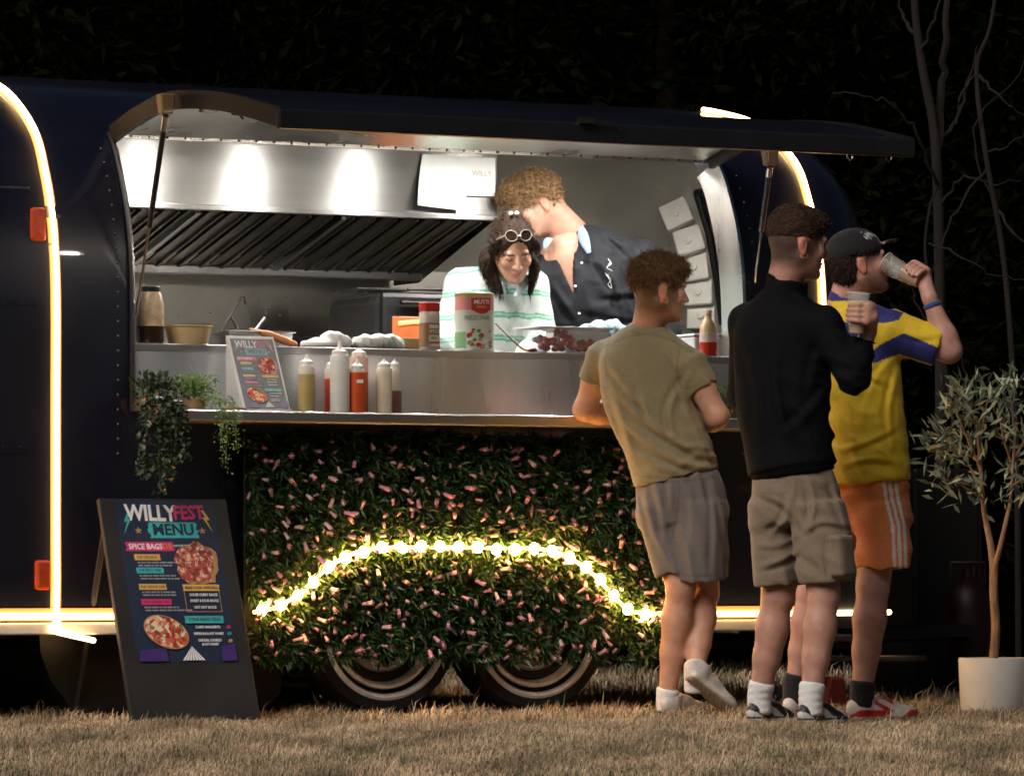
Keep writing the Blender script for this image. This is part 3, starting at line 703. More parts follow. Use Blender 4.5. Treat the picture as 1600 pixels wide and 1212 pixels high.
def poster(parent, w, h, M, org, fine=True, fade=None):
    """printed menu sheet: local x 0..w to the right, y 0..h up; M, org place it on its board"""
    ax, ay, an = M[:, 0], M[:, 1], M[:, 2]
    sx, sy = w / 150.0, h / 245.0          # design units: 150 wide, 245 tall, y down from the top
    lay = [0.0006]
    def put(name, V, TR, colname, dz=None):
        V = np.asarray(V, float); lay[0] += .00012
        d = lay[0] if dz is None else dz
        P = org + np.outer(V[:, 0] * sx, ax) + np.outer(h - V[:, 1] * sy, ay) + an * d
        m = colname if not isinstance(colname, str) else ink(colname + (fade or ''), tuple(np.array(INK[colname]) * (1 if not fade else .55) + (0 if not fade else .20)))
        return MB().add(P, None, TR).build(name, m, parent)
    def fan(pts): return np.array(pts + [tuple(np.mean(pts, 0))]), [[i, (i + 1) % len(pts), len(pts)] for i in range(len(pts))]
    def text(t, x, y, size, colname, bold=.03, sq=1.0, rot=0.0, align='CENTER'):
        V, TR = text_mesh(t, size, bold, align=align)
        V = V * [sq, -1, 1]
        if rot: V = V @ rotmat('Z', rot).T
        put('lettering', V + [x, y, 0], TR, colname)
    def brush(name, x0, x1, y0, y1, colname, jag=3):
        r = random.Random(int(x0 * 7 + y0)); k = 7
        L = [(x0 + r.uniform(-jag, jag * .4), y0 + (y1 - y0) * i / k) for i in range(k + 1)]; Rr = [(x1 + r.uniform(-jag * .4, jag), y1 - (y1 - y0) * i / k) for i in range(k + 1)]
        V, TR = fan(L + Rr); put(name, V, TR, colname)
    def sheet_():
        V = np.array([[0, 0], [150, 0], [150, 245], [0, 245]]); put('poster_sheet', V, [[0, 1, 2], [0, 2, 3]], 'navy', .0004)
    sheet_()
    bolt = [(10, 0), (2, 15), (7, 15), (0, 34), (13, 11), (8, 11), (14, 0)]
    put('bolt_print', np.array(bolt) * [1, 1] + [8, 17], [[0, 1, 2], [0, 2, 5], [0, 5, 6], [2, 3, 4], [2, 4, 5]], 'teal')
    put('bolt_print', np.array(bolt) * [-1, 1] + [143, 14], [[0, 1, 2], [0, 2, 5], [0, 5, 6], [2, 3, 4], [2, 4, 5]], 'yellow')
    text('WILLY', 52, 20, 33, 'white', .035, .80, .02); text('FEST', 110, 19, 29, 'magenta', .03, .80, -.03)
    brush('brush_print', 47, 118, 33, 57, 'teal', 5); text('MENU', 83, 45, 24, 'navy', .035, .95)
    for x in (30, 127):
        st = [(x + 6 * (1 if i % 2 == 0 else .42) * math.sin(i * math.pi / 5), 46 - 6 * (1 if i % 2 == 0 else .42) * math.cos(i * math.pi / 5)) for i in range(10)]
        V, TR = fan(st); put('star_print', V, TR, 'star')
    brush('brush_print', 8, 78, 63, 77, 'magenta'); text('SPICE BAGS', 37, 70.5, 11.5, 'white', .03, .86); text('£10', 69, 70, 11, 'orange', .03, .9)
    def words(x, y, n_, seed, colname='grey', hh=2.2):
        r = random.Random(seed); X = x; Vs = []; TRs = []
        for i in range(n_):
            ww = r.uniform(3, 11); b0 = len(Vs); Vs += [(X, y), (X + ww, y), (X + ww, y + hh), (X, y + hh)]; TRs += [[b0, b0 + 1, b0 + 2], [b0, b0 + 2, b0 + 3]]; X += ww + 1.3
        put('small_print', np.array(Vs), TRs, colname)
    if fine: text('CHOOSE YOUR BAG', 97, 69, 4.6, 'white', .02, .85)
    for y, c, wd, t in ((82, 'yellow', 38, 'THE ORIGINAL'), (102, 'teal', 40, 'THE SPICY ONE'), (127, 'yellow', 41, 'THE VEGGIE ONE'), (150, 'magenta', 45, 'THE LOADED ONE')):
        brush('tag_print', 18, 18 + wd, y, y + 9, c, 1.2)
        if fine: text(t, 18 + wd / 2, y + 4.7, 5.6, 'navy', .02, .85)
        words(21, y + 11.5, 7, y); words(22, y + 16, 7, y + 1)
    r = random.Random(4)
    pk = [(108 + (29 + r.uniform(-4, 5)) * math.cos(a) * 1.0, 96 + (31 + r.uniform(-4, 5)) * math.sin(a)) for a in np.arange(0, 6.28, .3)]
    V, TR = fan([(p[0] * 1.05, p[1] * 1.02) for p in pk]); put('picture_edge', V, TR, 'star'); V, TR = fan(pk); put('picture_print', V, TR, m_bagpic)
    brush('tag_print', 84, 138, 128, 138, 'yellow', 1.5)
    for (x0, y0, x1, y1) in ((84, 138, 85, 170), (137, 138, 138, 170), (84, 169, 138, 170)): put('box_print', np.array([[x0, y0], [x1, y0], [x1, y1], [x0, y1]]), [[0, 1, 2], [0, 2, 3]], 'star')
    for y, t in ((144, 'HOUSE CURRY SAUCE'), (153, 'SWEET & SOUR SAUCE'), (163, 'HOT HOT SAUCE')):
        if fine: text(t, 113, y, 5.4, 'white', .035, .78)
        else: words(96, y - 2, 4, y, 'white', 3)
    if fine: text('MAKE YOUR OWN BAG', 111, 133.3, 5.6, 'navy', .025, .82)
    brush('tag_print', 80, 137, 176, 187, 'teal', 2)
    if fine: text('STONE BAKED PIZZA', 109, 181.5, 6.4, 'navy', .03, .80)
    for y, t in ((193, 'CLASSIC MARGHERITA'), (203, 'PEPPERONI & HOT HONEY'), (213, 'CHICKEN, CHORIZO'), (219, '& HOT HONEY')):
        if fine: text(t, 112, y, 5.2, 'white', .035, .72)
        else: words(94, y - 2, 4, y, 'white', 3)
    text('£8', 143, 193, 6, 'magenta'); text('£9', 143, 203, 6, 'teal'); text('£9', 143, 214, 6, 'yellow')
    el = lambda k: [(48 + k * 31 * math.cos(a) * 1.0 + k * 3 * math.sin(a), 200 + k * 24 * math.sin(a) + k * 5 * math.cos(a)) for a in np.arange(0, 6.28, .25)]
    V, TR = fan(el(1.06)); put('picture_edge', V, TR, 'star'); V, TR = fan(el(1.0)); put('picture_print', V, TR, m_pizza)
    V, TR = fan([(4, 228), (44, 224), (46, 244), (2, 244)]); put('footer_print', V, TR, 'purple'); V, TR = fan([(128, 222), (149, 218), (149, 244), (126, 244)]); put('footer_print', V, TR, 'purple')
    for i in range(7):
        a0 = -15 + i * 5; put('tent_print', np.array([[83, 222], [83 + a0 - 1.6, 243], [83 + a0 + 2.2, 243]]), [[0, 1, 2]], 'white')

# floor-standing menu board leaning back like an easel
m_board = mat('matt_black_board', (.016, .016, .017), .6, noise=(5, .25), bump=(30, .08))
def lean_board(name, label, cat, c_bl, c_br, c_tl, v_base, zb, thick, m, m_edge=None, legs=True):
    ul, _ = UZ(c_bl[0], c_bl[1], v_base); ur, _ = UZ(c_br[0], c_br[1], v_base)
    w = ur - ul
    best = None
    for dv in np.linspace(0, .8, 161):       # how far back the top edge leans
        k = (c_tl[0] - 800) / F_PX; v = v_base + dv
        u_, z_ = UZ(c_tl[0], c_tl[1], v)
        if best is None or abs(u_ - ul) < best[0]: best = (abs(u_ - ul), dv, z_)
    _, dv, zt = best
    root = thing(name, label, cat, T(ul, v_base, zb), TH)
    L = math.hypot(dv, zt - zb); ay = np.array([0, dv, zt - zb]) / L; ax = np.array([1., 0, 0]); an = np.cross(ax, ay)
    M = np.stack([ax, ay, an], 1)
    MB().box(M @ np.array([w / 2, L / 2, -thick / 2]), (w, L, thick), M).build('board', m, root, bevel=.003)
    return root, w, L, M, dv, zt
root, w, L, M, dv, zt = lean_board('menu_board', 'tall black easel board with festival food menu standing on the grass', 'menu board', (207, 1130), (408, 1133), (154, 778), -.45, 0.0, .025, m_board)
MB().box(np.array([w / 2, dv + .20, (zt - .06) / 2]), (.36, .03, .02)).build('cross_bar', m_board, root)
for x in (.04, w - .04):
    a = np.array([x, dv - .03 + .04, zt - .05]); c = np.array([x, dv + .32, .0]); MB().tube([a, c], .012, 6).build('back_leg', m_board, root, True)
poster(root, w * .775, L * .722, M, M @ np.array([w * .115, L * .268, 0]))
# small menu on the shelf
m_frame = mat('white_acrylic', (.66, .66, .65), .3, noise=(8, .06))
root, w, L, M, dv, zt = lean_board('table_menu', 'small white framed menu standing on the steel serving shelf', 'menu', (380, 636), (455, 637), (353, 524), -.20, Z_SH + .002, .006, m_frame)
poster(root, w * .9, L * .93, M, M @ np.array([w * .06, L * .03, 0]), False, '_faded')
MB().box(np.array([w / 2, .05, .004]), (w, .12, .006)).build('foot', m_frame, root)
MB().add(np.array([[0, .0, 0], [0, dv, zt - Z_SH], [0, .15, 0], [.004, .0, 0], [.004, dv, zt - Z_SH], [.004, .15, 0]]) - [0.001, 0, 0], [[0, 3, 4, 1], [1, 4, 5, 2]], [[0, 1, 2], [3, 5, 4]]).build('side_support', mat('clear_acrylic', (.75, .75, .75), .2, alpha=.35, noise=(5, .05)), root)

# ------------------------------------------------------------------ things on the shelf
def at_thing(name, label, cat, px, py, v, z, group=None, rz=0.0):
    u, _ = UZ(px, py, v)
    return thing(name, label, cat, T(u, v, z), TH + rz, group)
m_clearpl = mat('milky_plastic', (.74, .72, .66), .35, noise=(8, .05), sss=.2)
def squeeze(px, y_top, y_sh, y_base, wpx, v, c_low, c_up, frac, label, tag=False):
    u, _ = UZ(px, y_base, v); Y = D0 + u * ST + v * CT; s_ = Y / F_PX
    zb = Z_SH + .001; r = wpx * s_ / 2; zs = (HORIZON - y_sh) * s_ + CAM_Z - zb; zt_ = (HORIZON - y_top) * s_ + CAM_Z - zb
    root = thing('squeeze_bottle', label, 'sauce bottle', T(u, v, zb), TH, 'squeeze bottles on the shelf')
    mf = mat('sauce_' + '_'.join('%.2f' % q for q in c_low), c_low, .38, noise=(20, .08), sss=.1); mu = mat('sauce_' + '_'.join('%.2f' % q for q in c_up), c_up, .38, noise=(20, .06), sss=.1)
    zf = zs * frac
    MB().lathe([(.0005, 0), (r * .92, 0), (r, .006), (r, zf)], 20, sq=.6).build('filled_body', mf, root, True)
    MB().lathe([(r * 1.002, zf), (r, zs * .93), (r * .93, zs * .985), (r * .8, zs)], 20, sq=.6).build('bottle_top', mu, root, True)
    cp = MB().lathe([(r * .86, zs - .002), (r * .88, zs + .004), (r * .84, zs + .014), (r * .45, zs + .02), (r * .3, zs + .024), (.0035, zt_ - .003), (.002, zt_)], 18).build('cap', m_clearpl, root, True)
    if tag: MB().box((-r * .1, -r * 1.0, zs * .72), (r * .9, .002, .013)).build('paper_tag', mat('white_paper', (.78, .77, .74), .7, noise=(12, .04)), root)
squeeze(479, 553, 570, 637, 25, -.16, (.42, .31, .13), (.66, .62, .52), .80, 'squeeze bottle of pale mustard sauce next to the small framed menu')
squeeze(519, 556, 574, 637, 22, -.09, (.52, .06, .025), (.66, .52, .46), .75, 'narrow red squeeze bottle half hidden behind the tall white one')
squeeze(531, 532, 554, 638, 29, -.18, (.70, .69, .64), (.72, .71, .68), .9, 'tallest squeeze bottle, filled with white sauce')
squeeze(561, 543, 556, 638, 27, -.08, (.55, .10, .04), (.64, .40, .32), .72, 'pale pink topped red squeeze bottle at the back')
squeeze(558, 560, 577, 638, 25, -.19, (.58, .085, .015), (.66, .50, .42), .93, 'orange red squeeze bottle with a small white paper tag', True)
squeeze(600, 560, 574, 641, 24, -.17, (.68, .62, .47), (.70, .66, .56), .9, 'cream coloured squeeze bottle farthest from the small menu')
squeeze(617, 560, 574, 641, 20, -.10, (.22, .10, .085), (.68, .62, .52), .5, 'squeeze bottle half full of brown sauce behind the cream one')
m_wood = mat('pale_wood', (.50, .32, .18), .6, noise=(30, .2), stretch=(.2, 1, 1))
root = at_thing('wooden_tongs', 'pale wooden tongs lying at the foot of the small menu', 'tongs', 368, 634, -.22, Z_SH + .001)
for dy in (0, .022): MB().tube([(-.05, dy, .006), (.0, dy * .7, .012), (.05, .011, .006)], [.007, .006, .005], 8).build('tong_arm', m_wood, root, True)

# plants on the shelf
m_pot = mat('terracotta_trough', (.38, .22, .12), .7, noise=(15, .25))
def shelf_plant(px, py, v, z, label, n, h, sp, tint, lg, wd, trails=(), potsize=None, fine_=False):
    u, _ = UZ(px, py, v); root = thing('potted_plant', label, 'plant', T(u, v, z), TH, 'plants on the serving shelf')
    pw, ph = potsize or (.07, .05)
    MB().lathe([(.0005, 0), (pw * .8, 0), (pw, ph), (pw * .9, ph), (pw * .85, ph * .8), (.0005, ph * .8)], 18).build('pot', m_pot, root, True)
    C = rng.normal(size=(n, 3)) * [sp * .5, sp * .4, h * .28] + [0, 0, ph + h * .5]
    C[:, 2] = np.clip(C[:, 2], ph * .6, ph + h)
    D_ = C - [0, 0, ph * .3] + rng.normal(size=(n, 3)) * sp * .6
    cols = np.array([tint]) * rng.uniform(.5, 1.6, (n, 1))
    st = MB()
    for k in range(9):
        e_ = C[k]; st.tube([(0, 0, ph * .7), e_ * [.5, .5, .8], e_], .0016, 5)
    for tr in trails:
        pts = smoothpath(tr, 8); st.tube(pts, .002, 5)
        q = len(pts) * 9; idx = rng.integers(0, len(pts), q)
        tp = pts[idx] + rng.normal(size=(q, 3)) * .013
        C = np.vstack([C, tp]); D_ = np.vstack([D_, rng.normal(size=(q, 3)) + [0, -.4, -.5]]); cols = np.vstack([cols, np.array([tint]) * rng.uniform(.5, 1.7, (q, 1))])
    st.build('stems', mat('green_stem', (.06, .09, .03), .6, noise=(20, .2)), root, True)
    m_ = len(C)
    V, TR, cc = leaf_cloud(C, D_, rng.uniform(.7, 1.3, m_) * lg, rng.uniform(.7, 1.3, m_) * wd, .2, cols)
    o = add_mesh('leaves', mesh_np('leaves', V, None, TR, False, cc), mat('plant_leaf', (.1, .2, .05), .4, attr=True), root); o['kind'] = 'stuff'
shelf_plant(243, 636, -.10, Z_SH, 'dark leaved trailing plant beside the left edge of the hatch', 240, .08, .075, (.032, .052, .028), .026, .018,
            [[(-.03, -.08, .05), (-.06, -.19, .03), (-.075, -.20, -.12), (-.07, -.2, -.30)], [(-.01, -.08, .05), (-.03, -.2, .02), (-.03, -.21, -.15), (-.045, -.21, -.26)], [(-.06, -.05, .05), (-.10, -.14, 0), (-.12, -.16, -.14), (-.11, -.16, -.24)],
             [(0, -.08, .05), (.01, -.2, .01), (0, -.21, -.10), (.01, -.21, -.18)]], (.055, .05))
shelf_plant(303, 636, -.12, Z_SH, 'bright green feathery plant with ivy trailing over the shelf edge', 1500, .085, .075, (.16, .26, .07), .011, .006,
            [[(.02, -.06, .05), (.04, -.17, .03), (.05, -.185, -.06), (.045, -.185, -.20)], [(.04, -.06, .05), (.08, -.17, .02), (.085, -.185, -.05), (.09, -.185, -.14)], [(.0, -.06, .05), (.03, -.175, .02), (.03, -.185, -.05), (.025, -.185, -.12)]], (.05, .045))
shelf_plant(1135, 655, -.11, Z_SH, 'small green plant on the far end of the shelf past the olive shirt', 900, .08, .07, (.15, .23, .09), .011, .007,
            [[(.0, -.06, .05), (.0, -.17, .02), (.0, -.19, -.06), (-.005, -.19, -.13)]], (.05, .045))

# ------------------------------------------------------------------ things on the worktop
ZW = Z_WK + .002
def Zs(py, u, v): return CAM_Z + (HORIZON - py) / F_PX * (D0 + u * ST + v * CT)
m_glass = mat('jar_glass', (.80, .72, .58), .12, noise=(5, .05), alpha=.35)
root = at_thing('sauce_jar', 'big jar of dark sauce with pale residue and a black lid', 'jar', 234, 530, .08, ZW)
MB().lathe([(.0005, 0), (.050, 0), (.054, .01), (.054, .066)], 24).build('dark_sauce', mat('soy_sauce', (.03, .014, .008), .25, noise=(9, .2)), root, True)
MB().lathe([(.0545, .066), (.054, .15), (.046, .185), (.038, .198)], 24).build('glass_body', mat('smeared_glass', (.62, .45, .28), .3, noise=(28, .35)), root, True)
MB().lathe([(.040, .196), (.041, .214), (.038, .217), (.0005, .217)], 24).build('lid', m_black, root, True)
m_kraft = mat('kraft_card', (.52, .37, .19), .7, noise=(14, .12))
root = at_thing('paper_bowl', 'wide kraft paper food bowl beside the sauce jar', 'bowl', 294, 533, .12, ZW)
MB().lathe([(.0005, .002), (.074, .002), (.090, .068), (.094, .07), (.093, .074), (.087, .07), (.072, .008), (.0005, .008)], 30).build('bowl_wall', m_kraft, root, True)
root = at_thing('food_tub', 'dark brown tub standing behind the wide kraft bowl', 'tub', 306, 515, .32, ZW)
MB().lathe([(.0005, 0), (.052, 0), (.058, .088), (.060, .09), (.055, .088), (.05, .01)], 24).build('tub_wall', mat('dark_card', (.13, .07, .04), .6, noise=(14, .2)), root, True)
root = at_thing('steel_tray', 'low steel gastro tray with ladles in it behind the small menu', 'tray', 388, 530, .30, ZW)
b = MB(); b.box((0, 0, .03), (.26, .22, .06), taper=1.06); b.build('tray_body', m_plain_steel, root, bevel=.006)
MB().box((0, 0, .062), (.29, .25, .006)).build('tray_rim', mat('bright_rim', (.75, .72, .66), .25, 1.0, noise=(6, .1)), root, bevel=.002)
m_lad = mat('ladle_steel', (.07, .065, .06), .35, .8, noise=(8, .2))
for (pa, pb, hook, lab) in (((345, 520), (377, 464), True, 'long black hooked ladle leaning to the right'), ((374, 520), (360, 492), False, 'short wide steel spatula handle in the tray'), ((397, 518), (413, 497), False, 'thin dark spoon handle in the tray')):
    v = .33; ua, za = UZ(*pa, v); ub, zb = UZ(*pb, v + .06)
    root = thing('ladle', lab, 'ladle', T(ua, v, za), TH)
    e_ = np.array([ub - ua, .06, zb - za]); pts = [(0, 0, 0), e_ * .5, e_]
    if hook: pts += [e_ + [.012, 0, .002], e_ + [.016, 0, -.014], e_ + [.016, 0, -.028]]
    MB().tube(pts, .006 if not hook else .0045, 8).build('handle', m_lad, root, True)
    MB().sphere((0, 0, -.01), (.03, .03, .018), 14, 8).build('bowl', m_lad, root, True)
root = at_thing('wooden_spatula', 'orange brown wooden spatula handle poking over the worktop edge', 'spatula', 437, 530, .12, ZW + .012)
MB().tube(smoothpath([(-.08, .10, .055), (-.03, .05, .04), (.03, 0, .012), (.06, -.03, -.004)], 4), [.012] * 4 + [.016] * 5 + [.013] * 3 + [.006], 10).build('handle', mat('orange_wood', (.42, .15, .04), .5, noise=(18, .3)), root, True)
MB().box((-.12, .14, .06), (.07, .09, .004)).build('blade', m_lad, root, bevel=.002)
root = at_thing('frying_pan', 'dark frying pan behind the white paper bag', 'pan', 470, 530, .36, ZW)
MB().lathe([(.0005, .004), (.09, .004), (.115, .05), (.118, .05), (.094, .0), (.0005, .0)], 30).build('pan_body', mat('pan_iron', (.03, .03, .03), .4, .6, noise=(12, .2)), root, True)
MB().tube([(-.11, -.03, .045), (-.22, -.07, .065), (-.26, -.085, .07)], [.009, .011, .010], 8).build('handle', m_lad, root, True)

# surface nets on signed distance fields, used for soft shapes, clothes and people
class Vol:
    def __init__(s, lo, hi, h):
        s.lo = np.array(lo, float); s.h = h; s.n = np.ceil((np.array(hi) - s.lo) / h).astype(int) + 1
        s.F = np.full(s.n, .06, np.float32)
        s.ax = [s.lo[i] + h * np.arange(s.n[i]) for i in range(3)]
    def _sl(s, lo, hi):
        a = np.clip(np.floor((np.array(lo) - s.lo) / s.h).astype(int), 0, s.n - 1); b = np.clip(np.ceil((np.array(hi) - s.lo) / s.h).astype(int) + 1, 1, s.n)
        if (b <= a).any(): return None, None
        sl = tuple(slice(a[i], b[i]) for i in range(3))
        G = [s.ax[0][sl[0]][:, None, None].astype(np.float32), s.ax[1][sl[1]][None, :, None].astype(np.float32), s.ax[2][sl[2]][None, None, :].astype(np.float32)]
        return sl, G
    def add(s, prim, k=.0, op='u'):
        m = .02 + k
        if isinstance(prim, list):
            lo = np.min([q[1] for q in prim], 0); hi = np.max([q[2] for q in prim], 0)
            sl, G = s._sl(lo - m, hi + m)
            if sl is None: return s
            d = np.full(s.F[sl].shape, .08 + k, np.float32); o0 = np.array([q.start for q in sl])
            for fn, l_, h_ in prim:
                s2, G2 = s._sl(l_ - m, h_ + m)
                if s2 is None: continue
                s3 = tuple(slice(s2[i].start - o0[i], s2[i].stop - o0[i]) for i in range(3))
                d[s3] = np.minimum(d[s3], fn(*G2))
        else:
            fn, lo, hi = prim
            sl, G = s._sl(np.array(lo) - m, np.array(hi) + m)
            if sl is None: return s
            d = fn(*G)
        F = s.F[sl]
        if op == 'u':
            if k: t = np.clip(.5 + .5 * (F - d) / k, 0, 1); s.F[sl] = F * (1 - t) + d * t - k * t * (1 - t)
            else: s.F[sl] = np.minimum(F, d)
        else:
            d = -d
            if k: t = np.clip(.5 - .5 * (F - d) / k, 0, 1); s.F[sl] = F * (1 - t) + d * t + k * t * (1 - t)
            else: s.F[sl] = np.maximum(F, d)
        return s
    def sub(s, prim, k=.0): return s.add(prim, k, 's')
    def smooth(s, n=1):
        for _ in range(n):
            for a in range(3):
                F = np.moveaxis(s.F, a, 0); F[1:-1] = (F[:-2] + 2 * F[1:-1] + F[2:]) * .25
        return s
    def displace(s, fn, band=.035):
        if not getattr(s, 'sm', False): s.smooth(3); s.sm = True
        I = np.nonzero(np.abs(s.F) < band); P = np.stack([s.lo[i] + s.h * I[i] for i in range(3)], 1)
        s.F[I] += fn(P).astype(np.float32); return s
    def mesh(s):
        F = s.F; F[0] = F[-1] = .05; F[:, 0] = F[:, -1] = .05; F[:, :, 0] = F[:, :, -1] = .05
        S = F < 0
        a = S[:-1, :-1, :-1].astype(np.uint8); c = np.zeros_like(a)
        offs = [(i, j, k) for i in (0, 1) for j in (0, 1) for k in (0, 1)]
        n0, n1, n2 = F.shape
        for i, j, k in offs: c += S[i:n0 - 1 + i, j:n1 - 1 + j, k:n2 - 1 + k]
        I = np.argwhere((c > 0) & (c < 8)); ids = np.full(c.shape, -1, np.int32); ids[I[:, 0], I[:, 1], I[:, 2]] = np.arange(len(I))
        acc = np.zeros((len(I), 3)); cnt = np.zeros(len(I))
        for a_ in offs:
            for d_ in range(3):
                if a_[d_]: continue
                b_ = list(a_); b_[d_] = 1
                fa = F[I[:, 0] + a_[0], I[:, 1] + a_[1], I[:, 2] + a_[2]]; fb = F[I[:, 0] + b_[0], I[:, 1] + b_[1], I[:, 2] + b_[2]]
                x = (fa < 0) != (fb < 0); t = np.where(x, fa / np.where(x, fa - fb, 1), 0)
                p = np.repeat(np.array([a_], float), len(I), 0); p[:, d_] += t
                acc += np.where(x[:, None], p, 0); cnt += x
        V = (I + acc / cnt[:, None]) * s.h + s.lo
        Qs = []
        for d_ in range(3):
            o1, o2 = [(1, 2), (2, 0), (0, 1)][d_]
            sl0 = [slice(None)] * 3; sl1 = [slice(None)] * 3; sl0[d_] = slice(0, -1); sl1[d_] = slice(1, None)
            A = S[tuple(sl0)]; B = S[tuple(sl1)]
            for rev in (0, 1):
                J = np.argwhere((A & ~B) if not rev else (~A & B))
                J = J[(J[:, o1] > 0) & (J[:, o2] > 0) & (J[:, o1] < F.shape[o1] - 1) & (J[:, o2] < F.shape[o2] - 1)]
                if not len(J): continue
                def cell(d1, d2):
                    K = J.copy(); K[:, o1] -= d1; K[:, o2] -= d2; return ids[K[:, 0], K[:, 1], K[:, 2]]
                q = np.stack([cell(1, 1), cell(0, 1), cell(0, 0), cell(1, 0)], 1)
                Qs.append(q if not rev else q[:, ::-1])
        Q = np.concatenate(Qs); Q = Q[(Q >= 0).all(1)]
        return V, Q
def v3(a): return np.array(a, float)
def rcone(a, b, r1, r2):
    a, b = v3(a), v3(b); ab = b - a; L2 = float(ab @ ab) + 1e-12
    def fn(X, Y, Z):
        h = np.clip(((X - a[0]) * ab[0] + (Y - a[1]) * ab[1] + (Z - a[2]) * ab[2]) / L2, 0, 1)
        return np.sqrt((X - a[0] - h * ab[0]) ** 2 + (Y - a[1] - h * ab[1]) ** 2 + (Z - a[2] - h * ab[2]) ** 2) - (r1 + (r2 - r1) * h)
    r = max(r1, r2); return fn, np.minimum(a, b) - r, np.maximum(a, b) + r
def ell(c, rad, R=None):
    c = v3(c); rad = v3(rad) * np.ones(3); R = np.eye(3) if R is None else np.asarray(R)      # columns of R are the axes
    mn = rad.min()
    def fn(X, Y, Z):
        x, y, z = X - c[0], Y - c[1], Z - c[2]
        q = sum(((x * R[0, i] + y * R[1, i] + z * R[2, i]) / rad[i]) ** 2 for i in range(3))
        q = np.sqrt(q); g = np.sqrt(sum(((x * R[0, i] + y * R[1, i] + z * R[2, i]) / rad[i] ** 2) ** 2 for i in range(3))) + 1e-6
        return q * (q - 1) / g
    e = np.sqrt(((R * rad) ** 2).sum(1)); return fn, c - e, c + e
def etube(pts, A, B, side, cap=.02, p=2.0):
    """smooth chain of elliptic sections: half width A along `side`, half depth B across; ends rounded over `cap`"""
    pts = np.array([v3(q) for q in pts]); D = np.column_stack([pts, A, B])
    if len(pts) > 2: D = smoothpath(D, 5)
    side = v3(side); out = []; N = len(D) - 1
    for i in range(N):
        def fn(X, Y, Z, i=i):
            a, b = D[i, :3], D[i + 1, :3]; ab = b - a; L = float(np.linalg.norm(ab)); t = ab / L
            s0 = side - t * (side @ t); s0 /= np.linalg.norm(s0); w = np.cross(t, s0)
            x, y, z = X - a[0], Y - a[1], Z - a[2]
            ax = x * t[0] + y * t[1] + z * t[2]; h = np.clip(ax / L, 0 if i == 0 else -.9, 1 if i == N - 1 else 1.9); en = np.abs(ax - h * L)
            h1 = np.clip(h, 0, 1); ra = D[i, 3] + (D[i + 1, 3] - D[i, 3]) * h1; rb = D[i, 4] + (D[i + 1, 4] - D[i, 4]) * h1
            xs = (x * s0[0] + y * s0[1] + z * s0[2]) / ra; ys = (x * w[0] + y * w[1] + z * w[2]) / rb
            mn = np.minimum(ra, rb); q = ((np.abs(xs) ** p + np.abs(ys) ** p) ** (1 / p) - 1) * mn
            if i == 0: ins = np.maximum(q, -ax)
            elif i == N - 1: ins = np.maximum(q, ax - L)
            else: ins = q
            return np.where(en > 0, np.sqrt(np.maximum(q, 0) ** 2 + en ** 2), ins)
        r = max(D[i, 3], D[i + 1, 3], D[i, 4], D[i + 1, 4]) + np.linalg.norm(D[i + 1, :3] - D[i, :3]); out.append((fn, np.minimum(D[i, :3], D[i + 1, :3]) - r, np.maximum(D[i, :3], D[i + 1, :3]) + r))
    return out
def folds(seed, dirs, amp, lam, warp_=.35):
    """smooth cloth creases: ridges whose normals follow `dirs`"""
    r = np.random.default_rng(seed); K = []
    for d in dirs:
        d = v3(d) / np.linalg.norm(d)
        for _ in range(2):
            dd = d + r.normal(0, warp_ * .5, 3); K.append((dd / np.linalg.norm(dd) * 2 * np.pi / (lam * r.uniform(.7, 1.5)), r.uniform(0, 6.28), r.uniform(.5, 1)))
    W1 = r.normal(0, 9, (3, 3)); ph = r.uniform(0, 6.28, 3)
    def fn(P):
        Pw = P + .022 * np.sin(P @ W1.T + ph); out = np.zeros(len(P))
        env = .55 + .45 * np.sin(P @ r_env + 1.3)
        for k, p_, a in K: out += a * (1 - 2 * np.abs(np.sin(.5 * (Pw @ k + p_))) ** .8) * np.clip(.35 + .9 * np.sin(Pw @ (np.roll(k, 1) * .45) + p_ * 2), 0, 1)
        return -amp * env * out * 1.5 / math.sqrt(len(K))
    r_env = r.normal(0, 7, 3)
    return fn
def creases(lines, amp, w):
    """hand-placed folds: a ridge with a groove below it along each line of the garment as it hangs"""
    LN = [smoothpath(l, 6) for l in lines]
    def fn(P):
        x = 800 + P[:, 0] / P[:, 1] * F_PX; y = HORIZON - (P[:, 2] - CAM_Z) / P[:, 1] * F_PX; out = np.zeros(len(P))
        for k, L in enumerate(LN):
            best = np.full(len(P), 1e9); sg = np.zeros(len(P)); tt = np.zeros(len(P)); n = len(L) - 1
            for i in range(n):
                a, b = L[i], L[i + 1]; d = b - a; h = np.clip(((x - a[0]) * d[0] + (y - a[1]) * d[1]) / (d @ d), 0, 1)
                ex, ey = x - a[0] - h * d[0], y - a[1] - h * d[1]; q = np.hypot(ex, ey); m = q < best
                best[m] = q[m]; sg[m] = np.sign(d[0] * ey - d[1] * ex)[m]; tt[m] = (i + h[m]) / n
            s = best * sg / w; env = np.sin(np.pi * np.clip(tt, .02, .98)) ** .6
            out += (np.exp(-s ** 2) - .8 * np.exp(-((s - 1.7) / .9) ** 2)) * env * (.7 + .3 * math.sin(k * 2.3))
        return -amp * out
    return fn
